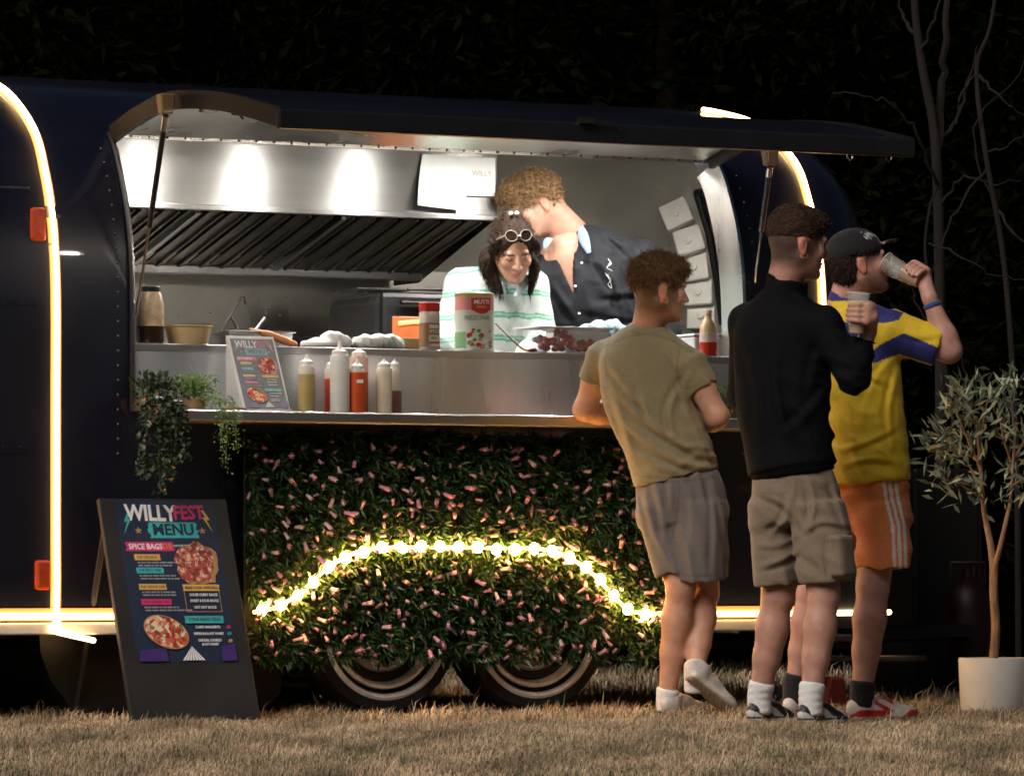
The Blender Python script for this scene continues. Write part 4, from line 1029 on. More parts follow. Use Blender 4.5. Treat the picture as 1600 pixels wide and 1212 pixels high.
def seams(lines, base, dark=.74, w=1.5):
    """cloth colour with darker stitched seams along the given lines"""
    LN = [smoothpath(l, 4) for l in lines]; base = np.array(base, float)
    def fn(P):
        x = 800 + P[:, 0] / P[:, 1] * F_PX; y = HORIZON - (P[:, 2] - CAM_Z) / P[:, 1] * F_PX; best = np.full(len(P), 1e9)
        for L in LN:
            for a, b in zip(L[:-1], L[1:]):
                d = b - a; h = np.clip(((x - a[0]) * d[0] + (y - a[1]) * d[1]) / (d @ d), 0, 1); best = np.minimum(best, np.hypot(x - a[0] - h * d[0], y - a[1] - h * d[1]))
        return base[None] * (1 - (1 - dark) * np.exp(-(best / w) ** 2))[:, None]
    return fn
def sdf_obj(name, vol, m, parent, org=(0, 0, 0), colfn=None, **kw):
    vol.smooth(1)
    V, Q = vol.mesh(); c = colfn(V) if colfn else None
    me = mesh_np(name, V - v3(org), Q, None, True, c)
    return add_mesh(name, me, m, parent, **kw)

# soft cloth and bag lying on the worktop
def cloth(name, label, cat, px, py, v, size, mname, c, seed, rad, stripe=None):
    u, _ = UZ(px, py, v); root = T(u, v, ZW)
    vol = Vol([-size[0], -size[1], -.0], [size[0], size[1], size[2] * 1.6], .005)
    for (x, y, z, r) in rad: vol.add(ell((x, y, z), r), .02)
    vol.displace(folds(seed, [(1, .3, .2), (.2, .4, 1), (.7, -.6, .3)], .007, .035))
    cf = None
    if stripe: cf = stripe
    o = sdf_obj(name, vol, mat(mname, c, .75, attr=bool(stripe), noise=(25, .08), bump=(200, .15)), None, colfn=cf, label=label, cat=cat)
    o.location = root; o.rotation_euler = (0, 0, TH)
cloth('paper_bag', 'crumpled white paper bag lying behind the tall white bottle', 'bag', 512, 536, .10, (.14, .1, .07), 'bag_paper', (.74, .73, .70), 3,
      [(-.03, 0, .01, (.085, .06, .035)), (.02, 0, .035, (.05, .05, .035)), (.065, 0, .02, (.04, .05, .035))])
cloth('tea_towel', 'rolled white tea towel with pale green stripes on the worktop', 'towel', 590, 541, .10, (.14, .1, .08), 'towel', (.75, .75, .72), 5,
      [(-.05, 0, .025, (.06, .05, .035)), (.02, 0, .03, (.06, .05, .036)), (.07, 0, .022, (.045, .05, .034))],
      lambda V: np.where(((np.sin(V[:, 0] * 120 + V[:, 2] * 60) > .72) & (V[:, 0] > .0))[:, None], [[.30, .50, .30]], [[.74, .74, .70]]))
root = at_thing('cardboard_tray', 'shallow kraft card tray beside the spice jar', 'tray', 640, 543, .20, ZW)
MB().box((0, 0, .025), (.16, .12, .05), taper=1.1).build('tray_wall', m_kraft, root, bevel=.003)
# spice jar
root = at_thing('spice_jar', 'tall spice jar with a red lid and brown printed label', 'jar', 671, 545, .06, ZW)
MB().lathe([(.0005, 0), (.034, 0), (.036, .004), (.036, .145), (.033, .152)], 24, sq=1.5).build('glass', mat('dusty_jar', (.56, .48, .40), .2, noise=(10, .1)), root, True)
MB().lathe([(.0367, .012), (.0367, .105)], 24, sq=1.5).build('jar_label', mat('brown_label', (.28, .15, .075), .6, noise=(25, .15)), root, True)
MB().lathe([(.0355, .150), (.037, .152), (.037, .182), (.034, .185), (.0005, .185)], 24, sq=1.5).build('lid', mat('red_lid', (.58, .03, .03), .35, noise=(10, .1)), root, True)
m_cream = mat('print_cream', (.66, .56, .42), .6, noise=(20, .08))
for z0, w0, h0 in ((.090, .042, .014), (.045, .046, .026), (.018, .044, .01)): MB().box((0, -.0402, z0), (w0, .001, h0)).build('label_patch', m_cream, root)
V, TR = text_mesh('SPICE', .019, .03); MB().add(np.stack([V[:, 0], np.full(len(V), -.0405), V[:, 1] + .071], 1), None, TR).build('lettering', m_cream, root)
V, TR = text_mesh('MIX', .015, .03); MB().add(np.stack([V[:, 0], np.full(len(V), -.0412), V[:, 1] + .045], 1), None, TR).build('lettering', mat('brown_label'), root)
# big tin
root = at_thing('food_tin', 'big open tin with a red shield and pizza picture on its label', 'tin', 741, 548, .09, ZW)
R_ = .0765
MB().lathe([(.0005, 0), (R_, 0), (R_ + .002, .003), (R_, .006), (R_, .222), (R_ + .002, .226), (R_ - .003, .228), (R_ - .005, .20)], 36).build('tin_wall', mat('pale_label', (.62, .66, .58), .4, noise=(18, .06)), root, True)
def wrap(name, pts, m, dz, ang0=-math.pi / 2 - TH + .02):
    """flat print wrapped on the tin; x in metres round the tin from the middle of the view"""
    P = np.array(pts, float); a = ang0 + P[:, 0] / R_
    return np.stack([np.cos(a) * (R_ + dz), np.sin(a) * (R_ + dz), P[:, 1]], 1)
def strip_(name, x0, x1, z0, z1, m, dz):
    n = 14; xs = np.linspace(x0, x1, n); V = wrap(name, [(x, z) for z in (z0, z1) for x in xs], m, dz)
    MB().add(V, [[i, i + 1, n + i + 1, n + i] for i in range(n - 1)]).build(name, m, root, True)
strip_('label_band', -.118, .118, .212, .2235, mat('gold_band', (.60, .38, .12), .35, .6, noise=(9, .1)), .0006)
strip_('label_band', -.118, .118, .160, .211, mat('pink_band', (.62, .25, .22), .5, noise=(9, .1)), .0006)
strip_('shield_print', -.012, .070, .160, .205, mat('red_print', (.50, .03, .02), .45, noise=(9, .1)), .0012)
n = 10; xs = np.linspace(-.012, .07, n); V = wrap('s', [(x, .160) for x in xs] + [(x, .160 - .016 * math.sin((x + .012) / .082 * math.pi)) for x in xs], None, .0012)
MB().add(V, [[i + n, i + 1 + n, i + 1, i] for i in range(n - 1)]).build('shield_print', mat('red_print'), root, True)
for t, x, z, s_, m in (('MUTTI', .030, .190, .022, ink('white', INK['white'])), ('PARMA', .028, .171, .013, mat('gold_band')), ('PIZZONA', .012, .128, .024, mat('print_olive', (.12, .14, .09), .6, noise=(9, .1)))):
    V, TR = text_mesh(t, s_, .03 if t != 'PIZZONA' else 0); V = wrap('t', [(q[0] + x, q[1] + z) for q in V], None, .0022); MB().add(V, None, TR).build('lettering', m, root)
r = random.Random(8)
for k in range(26):
    x, z = r.uniform(-.03, .085), r.uniform(.012, .085); rr = r.uniform(.006, .013); q = [(x + rr * math.cos(a), z + rr * .8 * math.sin(a)) for a in np.arange(0, 6.28, .7)]
    V = wrap('t', q, None, .0012 + k * .00012); MB().poly(V).build('picture_print', [mat('red_print'), ink('white', INK['white']), mat('print_leaf', (.12, .30, .08), .6, noise=(9, .1)), mat('print_tan', (.55, .30, .16), .6, noise=(9, .1))][k % 4], root)
strip_('label_band', -.118, -.035, .012, .075, mat('print_pale_green', (.30, .55, .28), .5, noise=(9, .1)), .0008)
# stack of paper cones behind the tin
root = at_thing('plate_stack', 'stack of white paper plates standing on edge behind the tin', 'plates', 741, 470, .24, ZW + .13)
m_pap = mat('white_paper', (.78, .77, .74), .7, noise=(12, .04)); m_gold = mat('gold_rim', (.55, .42, .22), .5, noise=(12, .1))
MB().box((0, .01, -.065), (.11, .1, .13)).build('stand', m_pap, root, bevel=.01)
for k in range(5):
    MB().tube([(-.02 + .01 * k, .02 * k, .03 - .004 * k), (-.02 + .01 * k, .02 * k + .018, .03 - .004 * k)], .062, 28).build('plate', m_pap, root, True)
    a = np.linspace(.2, 2.9, 16); MB().tube(np.stack([-.02 + .01 * k + .062 * np.cos(a), np.full(16, .02 * k - .001), .03 - .004 * k + .062 * np.sin(a)], 1), .0016, 5).build('plate_rim', m_gold, root, True)
# tubs
m_tub = mat('clear_tub', (.74, .72, .70), .25, noise=(6, .05), alpha=.16)
root = at_thing('pepper_tub', 'clear plastic tub full of chopped red peppers', 'tub', 880, 552, .14, ZW)
MB().box((0, 0, .05), (.30, .2, .10), taper=1.08).build('tub_wall', m_tub, root, bevel=.012)
MB().box((0, 0, .101), (.335, .23, .006)).build('tub_rim', mat('tub_rim', (.74, .73, .72), .3, noise=(6, .04)), root, bevel=.002)
r = np.random.default_rng(11); m_pep = [mat('red_pepper_%d' % i, c, .3, noise=(30, .2)) for i, c in enumerate([(.50, .05, .025), (.58, .12, .06), (.42, .03, .02)])]
for k in range(46):
    x, y = r.uniform(-.125, .125), r.uniform(-.085, .05); z = .020 + r.random() * (.035 + .038 * (1 - abs(x + .04) / .17))
    MB().sphere((x, y, z), (r.uniform(.012, .02), .012, r.uniform(.012, .018)), 8, 6, rotmat('Z', r.uniform(0, 3)) @ rotmat('X', r.uniform(0, 3))).build('pepper_piece', m_pep[k % 3], root, True)
root = at_thing('lidded_tub', 'white lidded plastic tub behind the tub of peppers', 'tub', 902, 545, .42, ZW)
MB().box((0, 0, .055), (.20, .16, .11), taper=1.05).build('tub_wall', mat('tub_rim'), root, bevel=.012); MB().box((0, 0, .114), (.225, .185, .012)).build('lid', mat('tub_rim'), root, bevel=.004)
MB().box((-.1, -.02, .07), (.018, .05, .06)).build('handle', m_black, root, bevel=.004)
root = at_thing('spoon', 'long metal spoon leaning from the tin to the pepper tub', 'spoon', 826, 546, .07, ZW + .006)
u0, _ = UZ(826, 546, .07); u1, z1 = UZ(774, 505, .14)
MB().tube(smoothpath([(0, 0, .004), (-.03, .01, .014), (u1 - u0, .07, z1 - ZW - .006)], 5), [.004] * 8 + [.003] * 3, 8).build('handle', mat('copper_spoon', (.30, .16, .12), .35, .8, noise=(9, .2)), root, True)
MB().sphere((.012, -.004, .004), (.026, .016, .008), 14, 8).build('bowl', mat('copper_spoon'), root, True)
# sauce bottle and white boxes at the far end
root = at_thing('chilli_bottle', 'bottle of red chilli sauce with white label at the far end of the worktop', 'sauce bottle', 1107, 560, .08, ZW)
MB().lathe([(.0005, 0), (.033, 0), (.036, .005), (.036, .058)], 22).build('red_sauce', mat('chilli', (.55, .035, .015), .25, noise=(9, .15)), root, True)
MB().lathe([(.0362, .058), (.0362, .098)], 22).build('bottle_label', mat('bottle_label', (.66, .50, .44), .5, noise=(30, .2)), root, True)
MB().lathe([(.036, .098), (.034, .125), (.022, .145), (.014, .155), (.0135, .172), (.015, .174), (.014, .186), (.0005, .187)], 22).build('bottle_neck', mat('amber_plastic', (.58, .38, .20), .3, noise=(9, .1)), root, True)
root = at_thing('food_box', 'white plastic food box behind the chilli bottle', 'box', 1105, 555, .30, ZW)
MB().box((0, 0, .045), (.22, .18, .09), taper=1.05).build('box_wall', mat('tub_rim'), root, bevel=.01); MB().box((0, 0, .094), (.24, .2, .010)).build('lid', mat('tub_rim'), root, bevel=.003)
# pizza oven on the back bench
u, z = UZ(600, 525, 1.28); ov = thing('pizza_oven', 'black tabletop pizza oven with a glowing orange window', 'oven', T(u, 1.28, 1.386), TH)
ovh = UZ(600, 455, 1.28)[1] - 1.386
m_oven = mat('oven_grey', (.055, .052, .05), .45, .3, noise=(6, .2)); m_ovb = mat('oven_black', (.012, .012, .013), .35, noise=(6, .2))
MB().box((.24, .30, ovh / 2 + .01), (.48, .52, ovh - .02)).build('oven_body', m_oven, ov, bevel=.05)
MB().box((.24, .02, ovh / 2), (.50, .045, ovh)).build('door_frame', m_ovb, ov, bevel=.022)
MB().box((.215, -.006, ovh * .46), (.36, .008, ovh * .46)).build('window_glow', mat('oven_glow', (.3, .1, .04), .3, emit=((1.0, .17, .03), .22), noise=(14, .3)), ov, bevel=.003)
MB().tube([(.06, -.012, ovh * .60), (.14, -.012, ovh * .63), (.24, -.012, ovh * .60), (.36, -.012, ovh * .62)], .010, 6).build('flame', mat('flame', (1, .5, .2), .5, emit=((1.0, .36, .10), 1.0), noise=(9, .1)), ov, True)
MB().tube([(.06, -.035, ovh * .86), (.42, -.035, ovh * .86)], .012, 10).build('door_handle', m_ovb, ov, True)
for k in range(3): MB().tube([(.10 + .14 * k, -.004, ovh * .12), (.10 + .14 * k, -.012, ovh * .12)], .010, 12).build('control_knob', m_black, ov, True)
for x in (.05, .43):
    for y in (.08, .5): MB().tube([(x, y, .0), (x, y, .03)], .018, 10).build('foot', m_black, ov)
pt = thing('utensil', 'black wire rack lying on top of the oven', 'rack', T(u + .02, 1.5, 1.386 + ovh + .004), TH)
for k in range(5): MB().tube([(-.06 + .05 * k, -.1, .012), (-.06 + .05 * k, .15, .012)], .004, 6).build('rack_wire', m_lad, pt, True)
MB().tube([(-.08, -.1, .012), (.16, -.1, .012), (.16, .15, .012), (-.08, .15, .012), (-.08, -.1, .012)], .005, 6).build('rack_frame', m_lad, pt, True)
MB().tube([(.14, -.12, .014), (.42, -.1, .02)], [.006, .011], 8).build('handle', m_lad, pt, True)
# papers taped to the hood
for corners, lab in ((((660, 241), (731, 244), (722, 331), (647, 321)), 'curling white paper sheet taped to the hood'), (((731, 245), (774, 247), (773, 307), (724, 306)), 'small white notice with faint writing at the end of the hood')):
    root = thing('paper_note', lab, 'paper', T(*(lambda q: (q[0], 1.232, q[1]))(UZ(*corners[0], 1.232))), TH); o0 = UZ(*corners[0], 1.232)
    q = [UZ(x, y, 1.232) for x, y in corners]; n = 9; V = []
    big = corners[0][0] < 700
    for j in range(n):
        t = j / (n - 1)
        for i in range(n):
            s_ = i / (n - 1); a = np.array(q[0]) * (1 - s_) * (1 - t) + np.array(q[1]) * s_ * (1 - t) + np.array(q[2]) * s_ * t + np.array(q[3]) * (1 - s_) * t
            V.append((a[0] - o0[0], (-.035 * t * t + .006 * math.sin(6 * s_)) if big else -.004 * t, a[1] - o0[1]))
    MB().add(V, [[j * n + i, j * n + i + 1, (j + 1) * n + i + 1, (j + 1) * n + i] for j in range(n - 1) for i in range(n - 1)]).build('sheet', m_pap, root, True)
    if not big:
        for t, zz, s_ in (('WILLY', -.07, .032), ('FEST', -.115, .028)):
            V, TR = text_mesh(t, s_, 0); MB().add(np.stack([V[:, 0] + .062, np.full(len(V), -.007), V[:, 1] + zz], 1), None, TR).build('lettering', mat('pencil', (.42, .42, .42), .7, noise=(9, .2)), root)

# ------------------------------------------------------------------ olive tree in a white pot
Yo = 20.2
ol = thing('potted_olive', 'small olive tree with pale narrow leaves in a round white pot', 'tree', W(1554, 900, Yo) * [1, 1, 0], 0); oo = np.array(ol.location)
m_wpot = mat('white_planter', (.78, .76, .73), .5, noise=(5, .1), bump=(18, .08))
hp = W(1554, 1027, Yo)[2]
MB().lathe([(.0005, .0), (.128, .0), (.134, .01), (.143, hp - .01), (.141, hp), (.130, hp), (.128, hp - .03), (.0005, hp - .03)], 40).build('pot', m_wpot, ol, True)
MB().lathe([(.127, hp - .028), (.06, hp - .02), (.0005, hp - .018)], 24).build('soil', m_soil, ol, True)
m_oliveb = mat('olive_bark', (.30, .17, .085), .85, noise=(25, .4), bump=(40, .8), stretch=(1, 1, .4))
tr = MB()
def lim(pts, r0, r1):
    P = smoothpath([W(x, y, Yo + d) - oo for x, y, d in pts], 5); tr.tube(P, np.linspace(r0, r1, len(P)), 9); return P
lim([(1552, 1036, 0), (1556, 980, 0), (1553, 930, 0), (1553, 885, 0)], .019, .017)
L1 = [lim([(1553, 890, 0), (1548, 850, .02), (1540, 810, .03), (1535, 770, .03), (1530, 700, .02), (1525, 650, .0)], .016, .005),
      lim([(1553, 890, 0), (1564, 850, -.02), (1573, 810, -.03), (1580, 775, -.03), (1583, 720, -.02), (1588, 660, 0)], .012, .004)]
for pts in ([(1535, 770, .03), (1510, 720, .05), (1480, 690, .08), (1455, 675, .1)], [(1532, 730, .02), (1505, 670, -.05), (1490, 630, -.08)], [(1530, 700, .02), (1540, 640, .08), (1548, 605, .1)],
            [(1582, 730, -.02), (1565, 670, -.1), (1560, 620, -.1)], [(1583, 720, 0), (1605, 680, .02), (1625, 650, .05)], [(1537, 780, .03), (1505, 760, -.05), (1470, 745, -.1)], [(1586, 680, 0), (1580, 630, .05), (1576, 598, .05)],
            [(1530, 720, 0), (1490, 700, .12), (1462, 715, .16)], [(1580, 760, -.03), (1610, 740, -.08), (1635, 720, -.1)], [(1526, 660, 0), (1512, 625, .0), (1500, 610, .0)]):
    L1.append(lim(pts, .005, .0015))
tr.build('trunk', m_oliveb, ol, True)
P = []; Dd = []
for k in range(700):
    B = L1[rng.integers(len(L1))]; i = rng.integers(len(B) // 3, len(B)); p = B[i] + rng.normal(0, .035, 3)
    if p[2] < hp + .58 and rng.random() > .25: continue
    t = B[min(i + 1, len(B) - 1)] - B[max(i - 1, 0)]; t /= np.linalg.norm(t) + 1e-6
    P.append(p); Dd.append(t * .6 + rng.normal(0, .7, 3) + [0, 0, .15])
P = np.array(P); Dd = np.array(Dd); n = len(P)
cols = np.where(rng.random((n, 1)) > .55, [[.30, .33, .22]], [[.11, .14, .09]]) * rng.uniform(.6, 1.3, (n, 1))
V, TR, cc = leaf_cloud(P, Dd, rng.uniform(.045, .085, n), rng.uniform(.013, .020, n), .15, cols)
o = add_mesh('crown', mesh_np('crown', V, None, TR, False, cc), mat('olive_leaf', (.2, .22, .15), .5, attr=True), ol); o['kind'] = 'stuff'

# dark equipment in the shadows past the trailer
q = W(1445, 900, 23.0) * [1, 1, 0]
cab = thing('equipment_cabinet', 'tall black cabinet in the shadows between the drinking man and the olive pot', 'cabinet', q, .35)
MB().box((0, 0, .52), (.34, .5, 1.0)).build('cabinet_body', m_black, cab, bevel=.015); MB().box((0, -.256, .5), (.28, .012, .86)).build('door', m_dark, cab, bevel=.004)
MB().box((.11, -.27, .55), (.015, .02, .12)).build('handle', m_hook, cab)
for x in (-.13, .13): MB().tube([(x, -.15, 0), (x, -.15, .04)], .025, 10).build('foot', m_black, cab)
gb = thing('gas_cylinder', 'dark red gas cylinder barely visible behind the olive tree', 'gas cylinder', W(1512, 900, 22.6) * [1, 1, 0], 0)
MB().lathe([(.0005, .0), (.11, .0), (.115, .02), (.115, .40), (.10, .47), (.05, .52), (.025, .53), (.025, .57), (.0005, .575)], 26).build('cylinder_body', mat('dark_red_paint', (.014, .001, .001), .5, noise=(9, .2)), gb, True)
MB().tube([(-.07, 0, .5), (-.075, 0, .60), (.075, 0, .60), (.07, 0, .5)], .01, 8).build('guard', mat('dark_red_paint'), gb, True)
# ------------------------------------------------------------------ people
def nz(a): a = v3(a); return a / np.linalg.norm(a)
def PX(P):
    Y = P[:, 1]; return 800 + P[:, 0] / Y * F_PX, HORIZON - (P[:, 2] - CAM_Z) / Y * F_PX
def inpoly(x, y, poly):
    r = np.zeros(len(x), bool); n = len(poly)
    for i in range(n):
        x0, y0 = poly[i]; x1, y1 = poly[(i + 1) % n]
        c = ((y0 > y) != (y1 > y)) & (x < (x1 - x0) * (y - y0) / (y1 - y0 + 1e-9) + x0); r ^= c
    return r
class Head:
    def __init__(s, C, f, up, k=1.0):
        s.C = v3(C); s.f = nz(f); s.s = nz(np.cross(s.f, v3(up))); s.u = np.cross(s.s, s.f); s.k = k
        s.R = np.stack([s.f, s.s, s.u], 1)
    def p(s, f, r, u): return s.C + s.R @ (np.array([f, r, u]) * s.k)
    def loc(s, P): return (P - s.C) @ s.R / s.k
    def e(s, c, rad): return ell(s.p(*c), np.array(rad) * s.k, s.R)
    def c(s, a, b, r1, r2): return rcone(s.p(*a), s.p(*b), r1 * s.k, r2 * s.k)
def head_prims(vol, H, neck, fem=False, mouth=0.0):
    A = vol.add; w = .93 if fem else 1.0
    A(H.e((-.012, 0, .030), (.098, .077 * w, .094)))
    A(H.e((.028, 0, -.038), (.066, .061 * w, .078)), .03)
    for sd in (-1, 1):
        A(H.c((-.005, .056 * w * sd, -.045), (.058, .022 * w * sd, -.094), .020, .016), .03)
        A(H.e((.062, .042 * w * sd, -.022), (.024, .022, .024)), .02)
    A(H.e((.074, 0, -.099), (.019, .024 * w, .016)), .02)
    A(H.c((.080 if fem else .083, -.036, .024), (.080 if fem else .083, .036, .024), .008 if fem else .013, .008 if fem else .013), .014)
    for sd in (-1, 1): vol.sub(H.e((.103 if fem else .098, .032 * sd, .0), (.015, .019, .011)), .012)
    for sd in (-1, 1):
        A(H.e((.077, .032 * sd, .0), (.0125, .0125, .0125)))
        A(H.c((.086, .020 * sd, .008), (.078, .047 * sd, .006), .0045, .004), .004)
    A(H.c((.092, 0, .012), (.112, 0, -.028), .008, .0115), .010)
    for sd in (-1, 1): A(H.e((.098, .012 * sd, -.033), (.011, .009, .008)), .006)
    A(H.e((.088, 0, -.060), (.011, .023, .006)), .006); A(H.e((.086, 0, -.072), (.011, .019, .007)), .006)
    vol.sub(H.c((.101, -.019, -.066 - mouth * .3), (.101, .019, -.066 - mouth * .3), (.002 if fem else .0035) + mouth, (.002 if fem else .0035) + mouth), .003)
    for sd in (-1, 1):
        A(H.e((-.014, .078 * w * sd, -.006), (.018, .008, .031)), .006); A(H.e((-.010, .080 * w * sd, -.030), (.010, .007, .012)), .006)
        vol.sub(H.e((-.006, .089 * w * sd, -.002), (.009, .007, .018)), .004)
    nb = v3(neck); A(rcone(H.p(-.022, 0, -.055), nb, (.046 if fem else .053) * H.k, .050 if fem else .059), .03)
    A(rcone(H.p(-.03, 0, .0), nb + [0, .01, 0], .05, .055), .03)
def skin_col(H, skin, hair, lips=(.42, .16, .13), stub=0.0, fade=None, down=False):
    skin = v3(skin); hair = v3(hair)
    def fn(V):
        h = H.loc(V); f, r, u = h.T; ar = np.abs(r)
        c = np.repeat(skin[None], len(V), 0)
        near = (np.linalg.norm(h, axis=1) < .17)
        warm = np.exp(-((f - .07) ** 2 + (ar - .042) ** 2 + (u + .03) ** 2) / .0009)[:, None] * near[:, None]
        c = c * (1 - .35 * warm) + c * [1.12, .80, .76] * .35 * warm
        ear = (ar > .074) & (np.abs(u) < .05) & (np.abs(f + .012) < .03) & near; c[ear] *= [1.08, .78, .72]
        if stub:
            m = np.clip((-.035 - u) / .03, 0, 1) * np.clip((f + .02) / .04, 0, 1) * near * stub; c = c * (1 - m[:, None]) + hair * m[:, None]
        lp = (ar < (.018 if down else .023)) & (u < -.055) & (u > -.079) & (f > .084) & near; c[lp] = lips
        br = (ar > .014) & (ar < .046) & (np.abs(u - .021 + .12 * (ar - .03) ** 2 * 20) < (.004 if down else .006)) & (f > .066) & near; c[br] = hair * 1.1
        for sd in (-1, 1):
            de = np.sqrt((f - .077) ** 2 + (r - .032 * sd) ** 2 + u ** 2); ey = (de < .0139) & (f > .082) & (u < .0062) & (u > -.0065); c[ey] = (.62, .60, .57)
            ir = ey & ((r - .032 * sd) ** 2 + u ** 2 < .0062 ** 2); c[ir] = (.05, .03, .02)
            if down: c[ey] = skin * [.82, .72, .70]; c[ey & (u < -.003)] = (.03, .02, .016)
            lid = near & (f > .07) & (np.abs(r - .032 * sd) < .018) & (u > .006) & (u < .011) & (not down); c[lid] *= [.6, .5, .48]
        if fade:
            g = np.clip((u - fade(f)) / .045, 0, 1) * near * (f < .055) * (1 - ear); c = c * (1 - .92 * g[:, None]) + hair * .92 * g[:, None]
        return np.clip(c, .004, 1)
    return fn
def merge(parts):
    V = []; Q = []; n = 0
    for v, q in parts: V.append(v); Q.append(q + n); n += len(v)
    return np.concatenate(V), np.concatenate(Q)
def hand_open(vol, wr, d, nrm_, k=1.0, curl=.35, side=1):
    """relaxed hand: palm and five separate, slightly curled fingers"""
    d = nz(d); n_ = nz(v3(nrm_) - d * (v3(nrm_) @ d)); s_ = np.cross(d, n_) * side; wr = v3(wr)
    vol.add(etube([wr - d * .01, wr + d * .04 * k, wr + d * .085 * k], [.026, .038, .040], [.019, .016, .013], s_, .01), .012)
    for i, (o_, L) in enumerate(((-.030, .070), (-.010, .080), (.010, .075), (.029, .058))):
        p0 = wr + d * .085 * k + s_ * o_; a = 0.0; p_ = p0
        for j, fr in enumerate((.45, .32, .23)):
            a += curl * (1 + .3 * j); q_ = p_ + (d * math.cos(a) + n_ * math.sin(a)) * L * fr * k; vol.add(rcone(p_, q_, .0088 - .0008 * j, .0082 - .0008 * j), .004); p_ = q_
    t0 = wr + d * .025 * k - s_ * .03; t1 = t0 + (d * .6 - s_ * .6 + n_ * .35) * .045; t2 = t1 + (d * .85 - s_ * .1 + n_ * .5) * .035
    vol.add(rcone(t0, t1, .014, .0105), .012); vol.add(rcone(t1, t2, .0105, .008), .004)
def hand_grip(vol, wr, c0, axis, r, palm, turn=1):
    """hand closed round a cylinder: palm on the `palm` side, four fingers one way, thumb the other"""
    a = nz(axis); e1 = nz(v3(palm) - a * (v3(palm) @ a)); e2 = np.cross(a, e1) * turn; wr = v3(wr); c0 = v3(c0)
    P = lambda th, h, rr: c0 + (e1 * math.cos(th) + e2 * math.sin(th)) * rr + a * h
    vol.add(rcone(wr, P(.0, -.012, r + .022), .026, .024), .015); vol.add(rcone(wr, P(.25, .02, r + .018), .024, .018), .015)
    vol.add(rcone(P(.45, -.03, r + .016), P(.45, .03, r + .016), .015, .015), .012); vol.add(rcone(P(-.1, -.025, r + .018), P(-.1, .025, r + .018), .017, .017), .012)
    for i in range(4):
        h = (i - 1.5) * .0205; th = [.5, 1.15, 1.75, 2.25]; L = (.92, 1.0, .97, .85)[i]; p_ = P(th[0], h, r + .013)
        for j in range(1, 4):
            q_ = P(th[0] + (th[j] - th[0]) * L, h * (1 - .05 * j), r + .0085); vol.add(rcone(p_, q_, .0098 - .0007 * j, .0092 - .0007 * j), .004); p_ = q_
    p_ = P(-.25, .012, r + .020)
    for th, h in ((-.75, .028), (-1.3, .036)):
        q_ = P(th, h, r + .010); vol.add(rcone(p_, q_, .0125, .0105), .006); p_ = q_
def hair_obj(name, vol, m, parent, org, col, seed, n=2600, lg=.03, wd=.0022, flow=(0, 0, -1), curl=.5, lift=.5, jitter=.35):
    V, Q = vol.mesh(); r = np.random.default_rng(seed)
    h = vol.h; I = np.clip(((V - vol.lo) / h).astype(int), 1, np.array(vol.F.shape) - 2)
    G = np.stack([vol.F[tuple((I + np.eye(3, dtype=int)[k]).T)] - vol.F[tuple((I - np.eye(3, dtype=int)[k]).T)] for k in range(3)], 1); G /= np.linalg.norm(G, axis=1)[:, None] + 1e-6
    cols = np.array(col)[None] * (1 + jitter * (np.sin(V @ r.normal(0, 160, 3)) * np.sin(V @ r.normal(0, 160, 3) + 1)))[:, None]
    idx = r.integers(0, len(V), n); p = V[idx]; g = G[idx]
    fl = v3(flow)[None] - g * (g @ v3(flow))[:, None] if not callable(flow) else flow(p, g)
    d = fl * (1 - lift) + g * lift + r.normal(0, curl, (n, 3)); d /= np.linalg.norm(d, axis=1)[:, None]
    L = lg * r.uniform(.5, 1.2, n)[:, None]; bend = r.normal(0, .5, (n, 3)) - g * .4
    p1 = p + d * L * .5; d2 = d + bend; d2 /= np.linalg.norm(d2, axis=1)[:, None]; p2 = p1 + d2 * L * .5
    s_ = np.cross(d, r.normal(size=(n, 3))); s_ /= np.linalg.norm(s_, axis=1)[:, None]; s_ *= wd * .5
    S = np.stack([p - s_, p + s_, p1 + s_, p1 - s_, p2], 1).reshape(-1, 3); b0 = len(V) + np.arange(n)[:, None] * 5
    sc_ = np.repeat(np.array(col)[None] * r.uniform(.7, 1.7, (n, 1)), 5, 0)
    me = mesh_np(name, np.vstack([V, S]) - v3(org), np.vstack([Q, b0 + [[0, 1, 2, 3]]]), b0 + [[3, 2, 4]], True, np.clip(np.vstack([cols, sc_]), .002, 1))
    return add_mesh(name, me, m, parent)
m_skin = mat('skin', (.5, .3, .2), .5, attr=True, sss=.12, noise=(28, .13), bump=(160, .16), rvar=.1)
m_hair = mat('hair', (.1, .06, .03), .75, attr=True, spec=.08)
def fabric(name, c, attr=False, sheen=.15, rough=.85, b=.25, spec=.3): return mat(name, c, rough, attr=attr, sheen=sheen, noise=(70, .07), bump=(260, b), spec=spec)
m_sock = fabric('white_sock', (.66, .66, .68)); m_sockb = fabric('black_sock', (.012, .012, .015))
def bounds(pts, m=.16):
    P = np.array(pts); return P.min(0) - m, P.max(0) + m
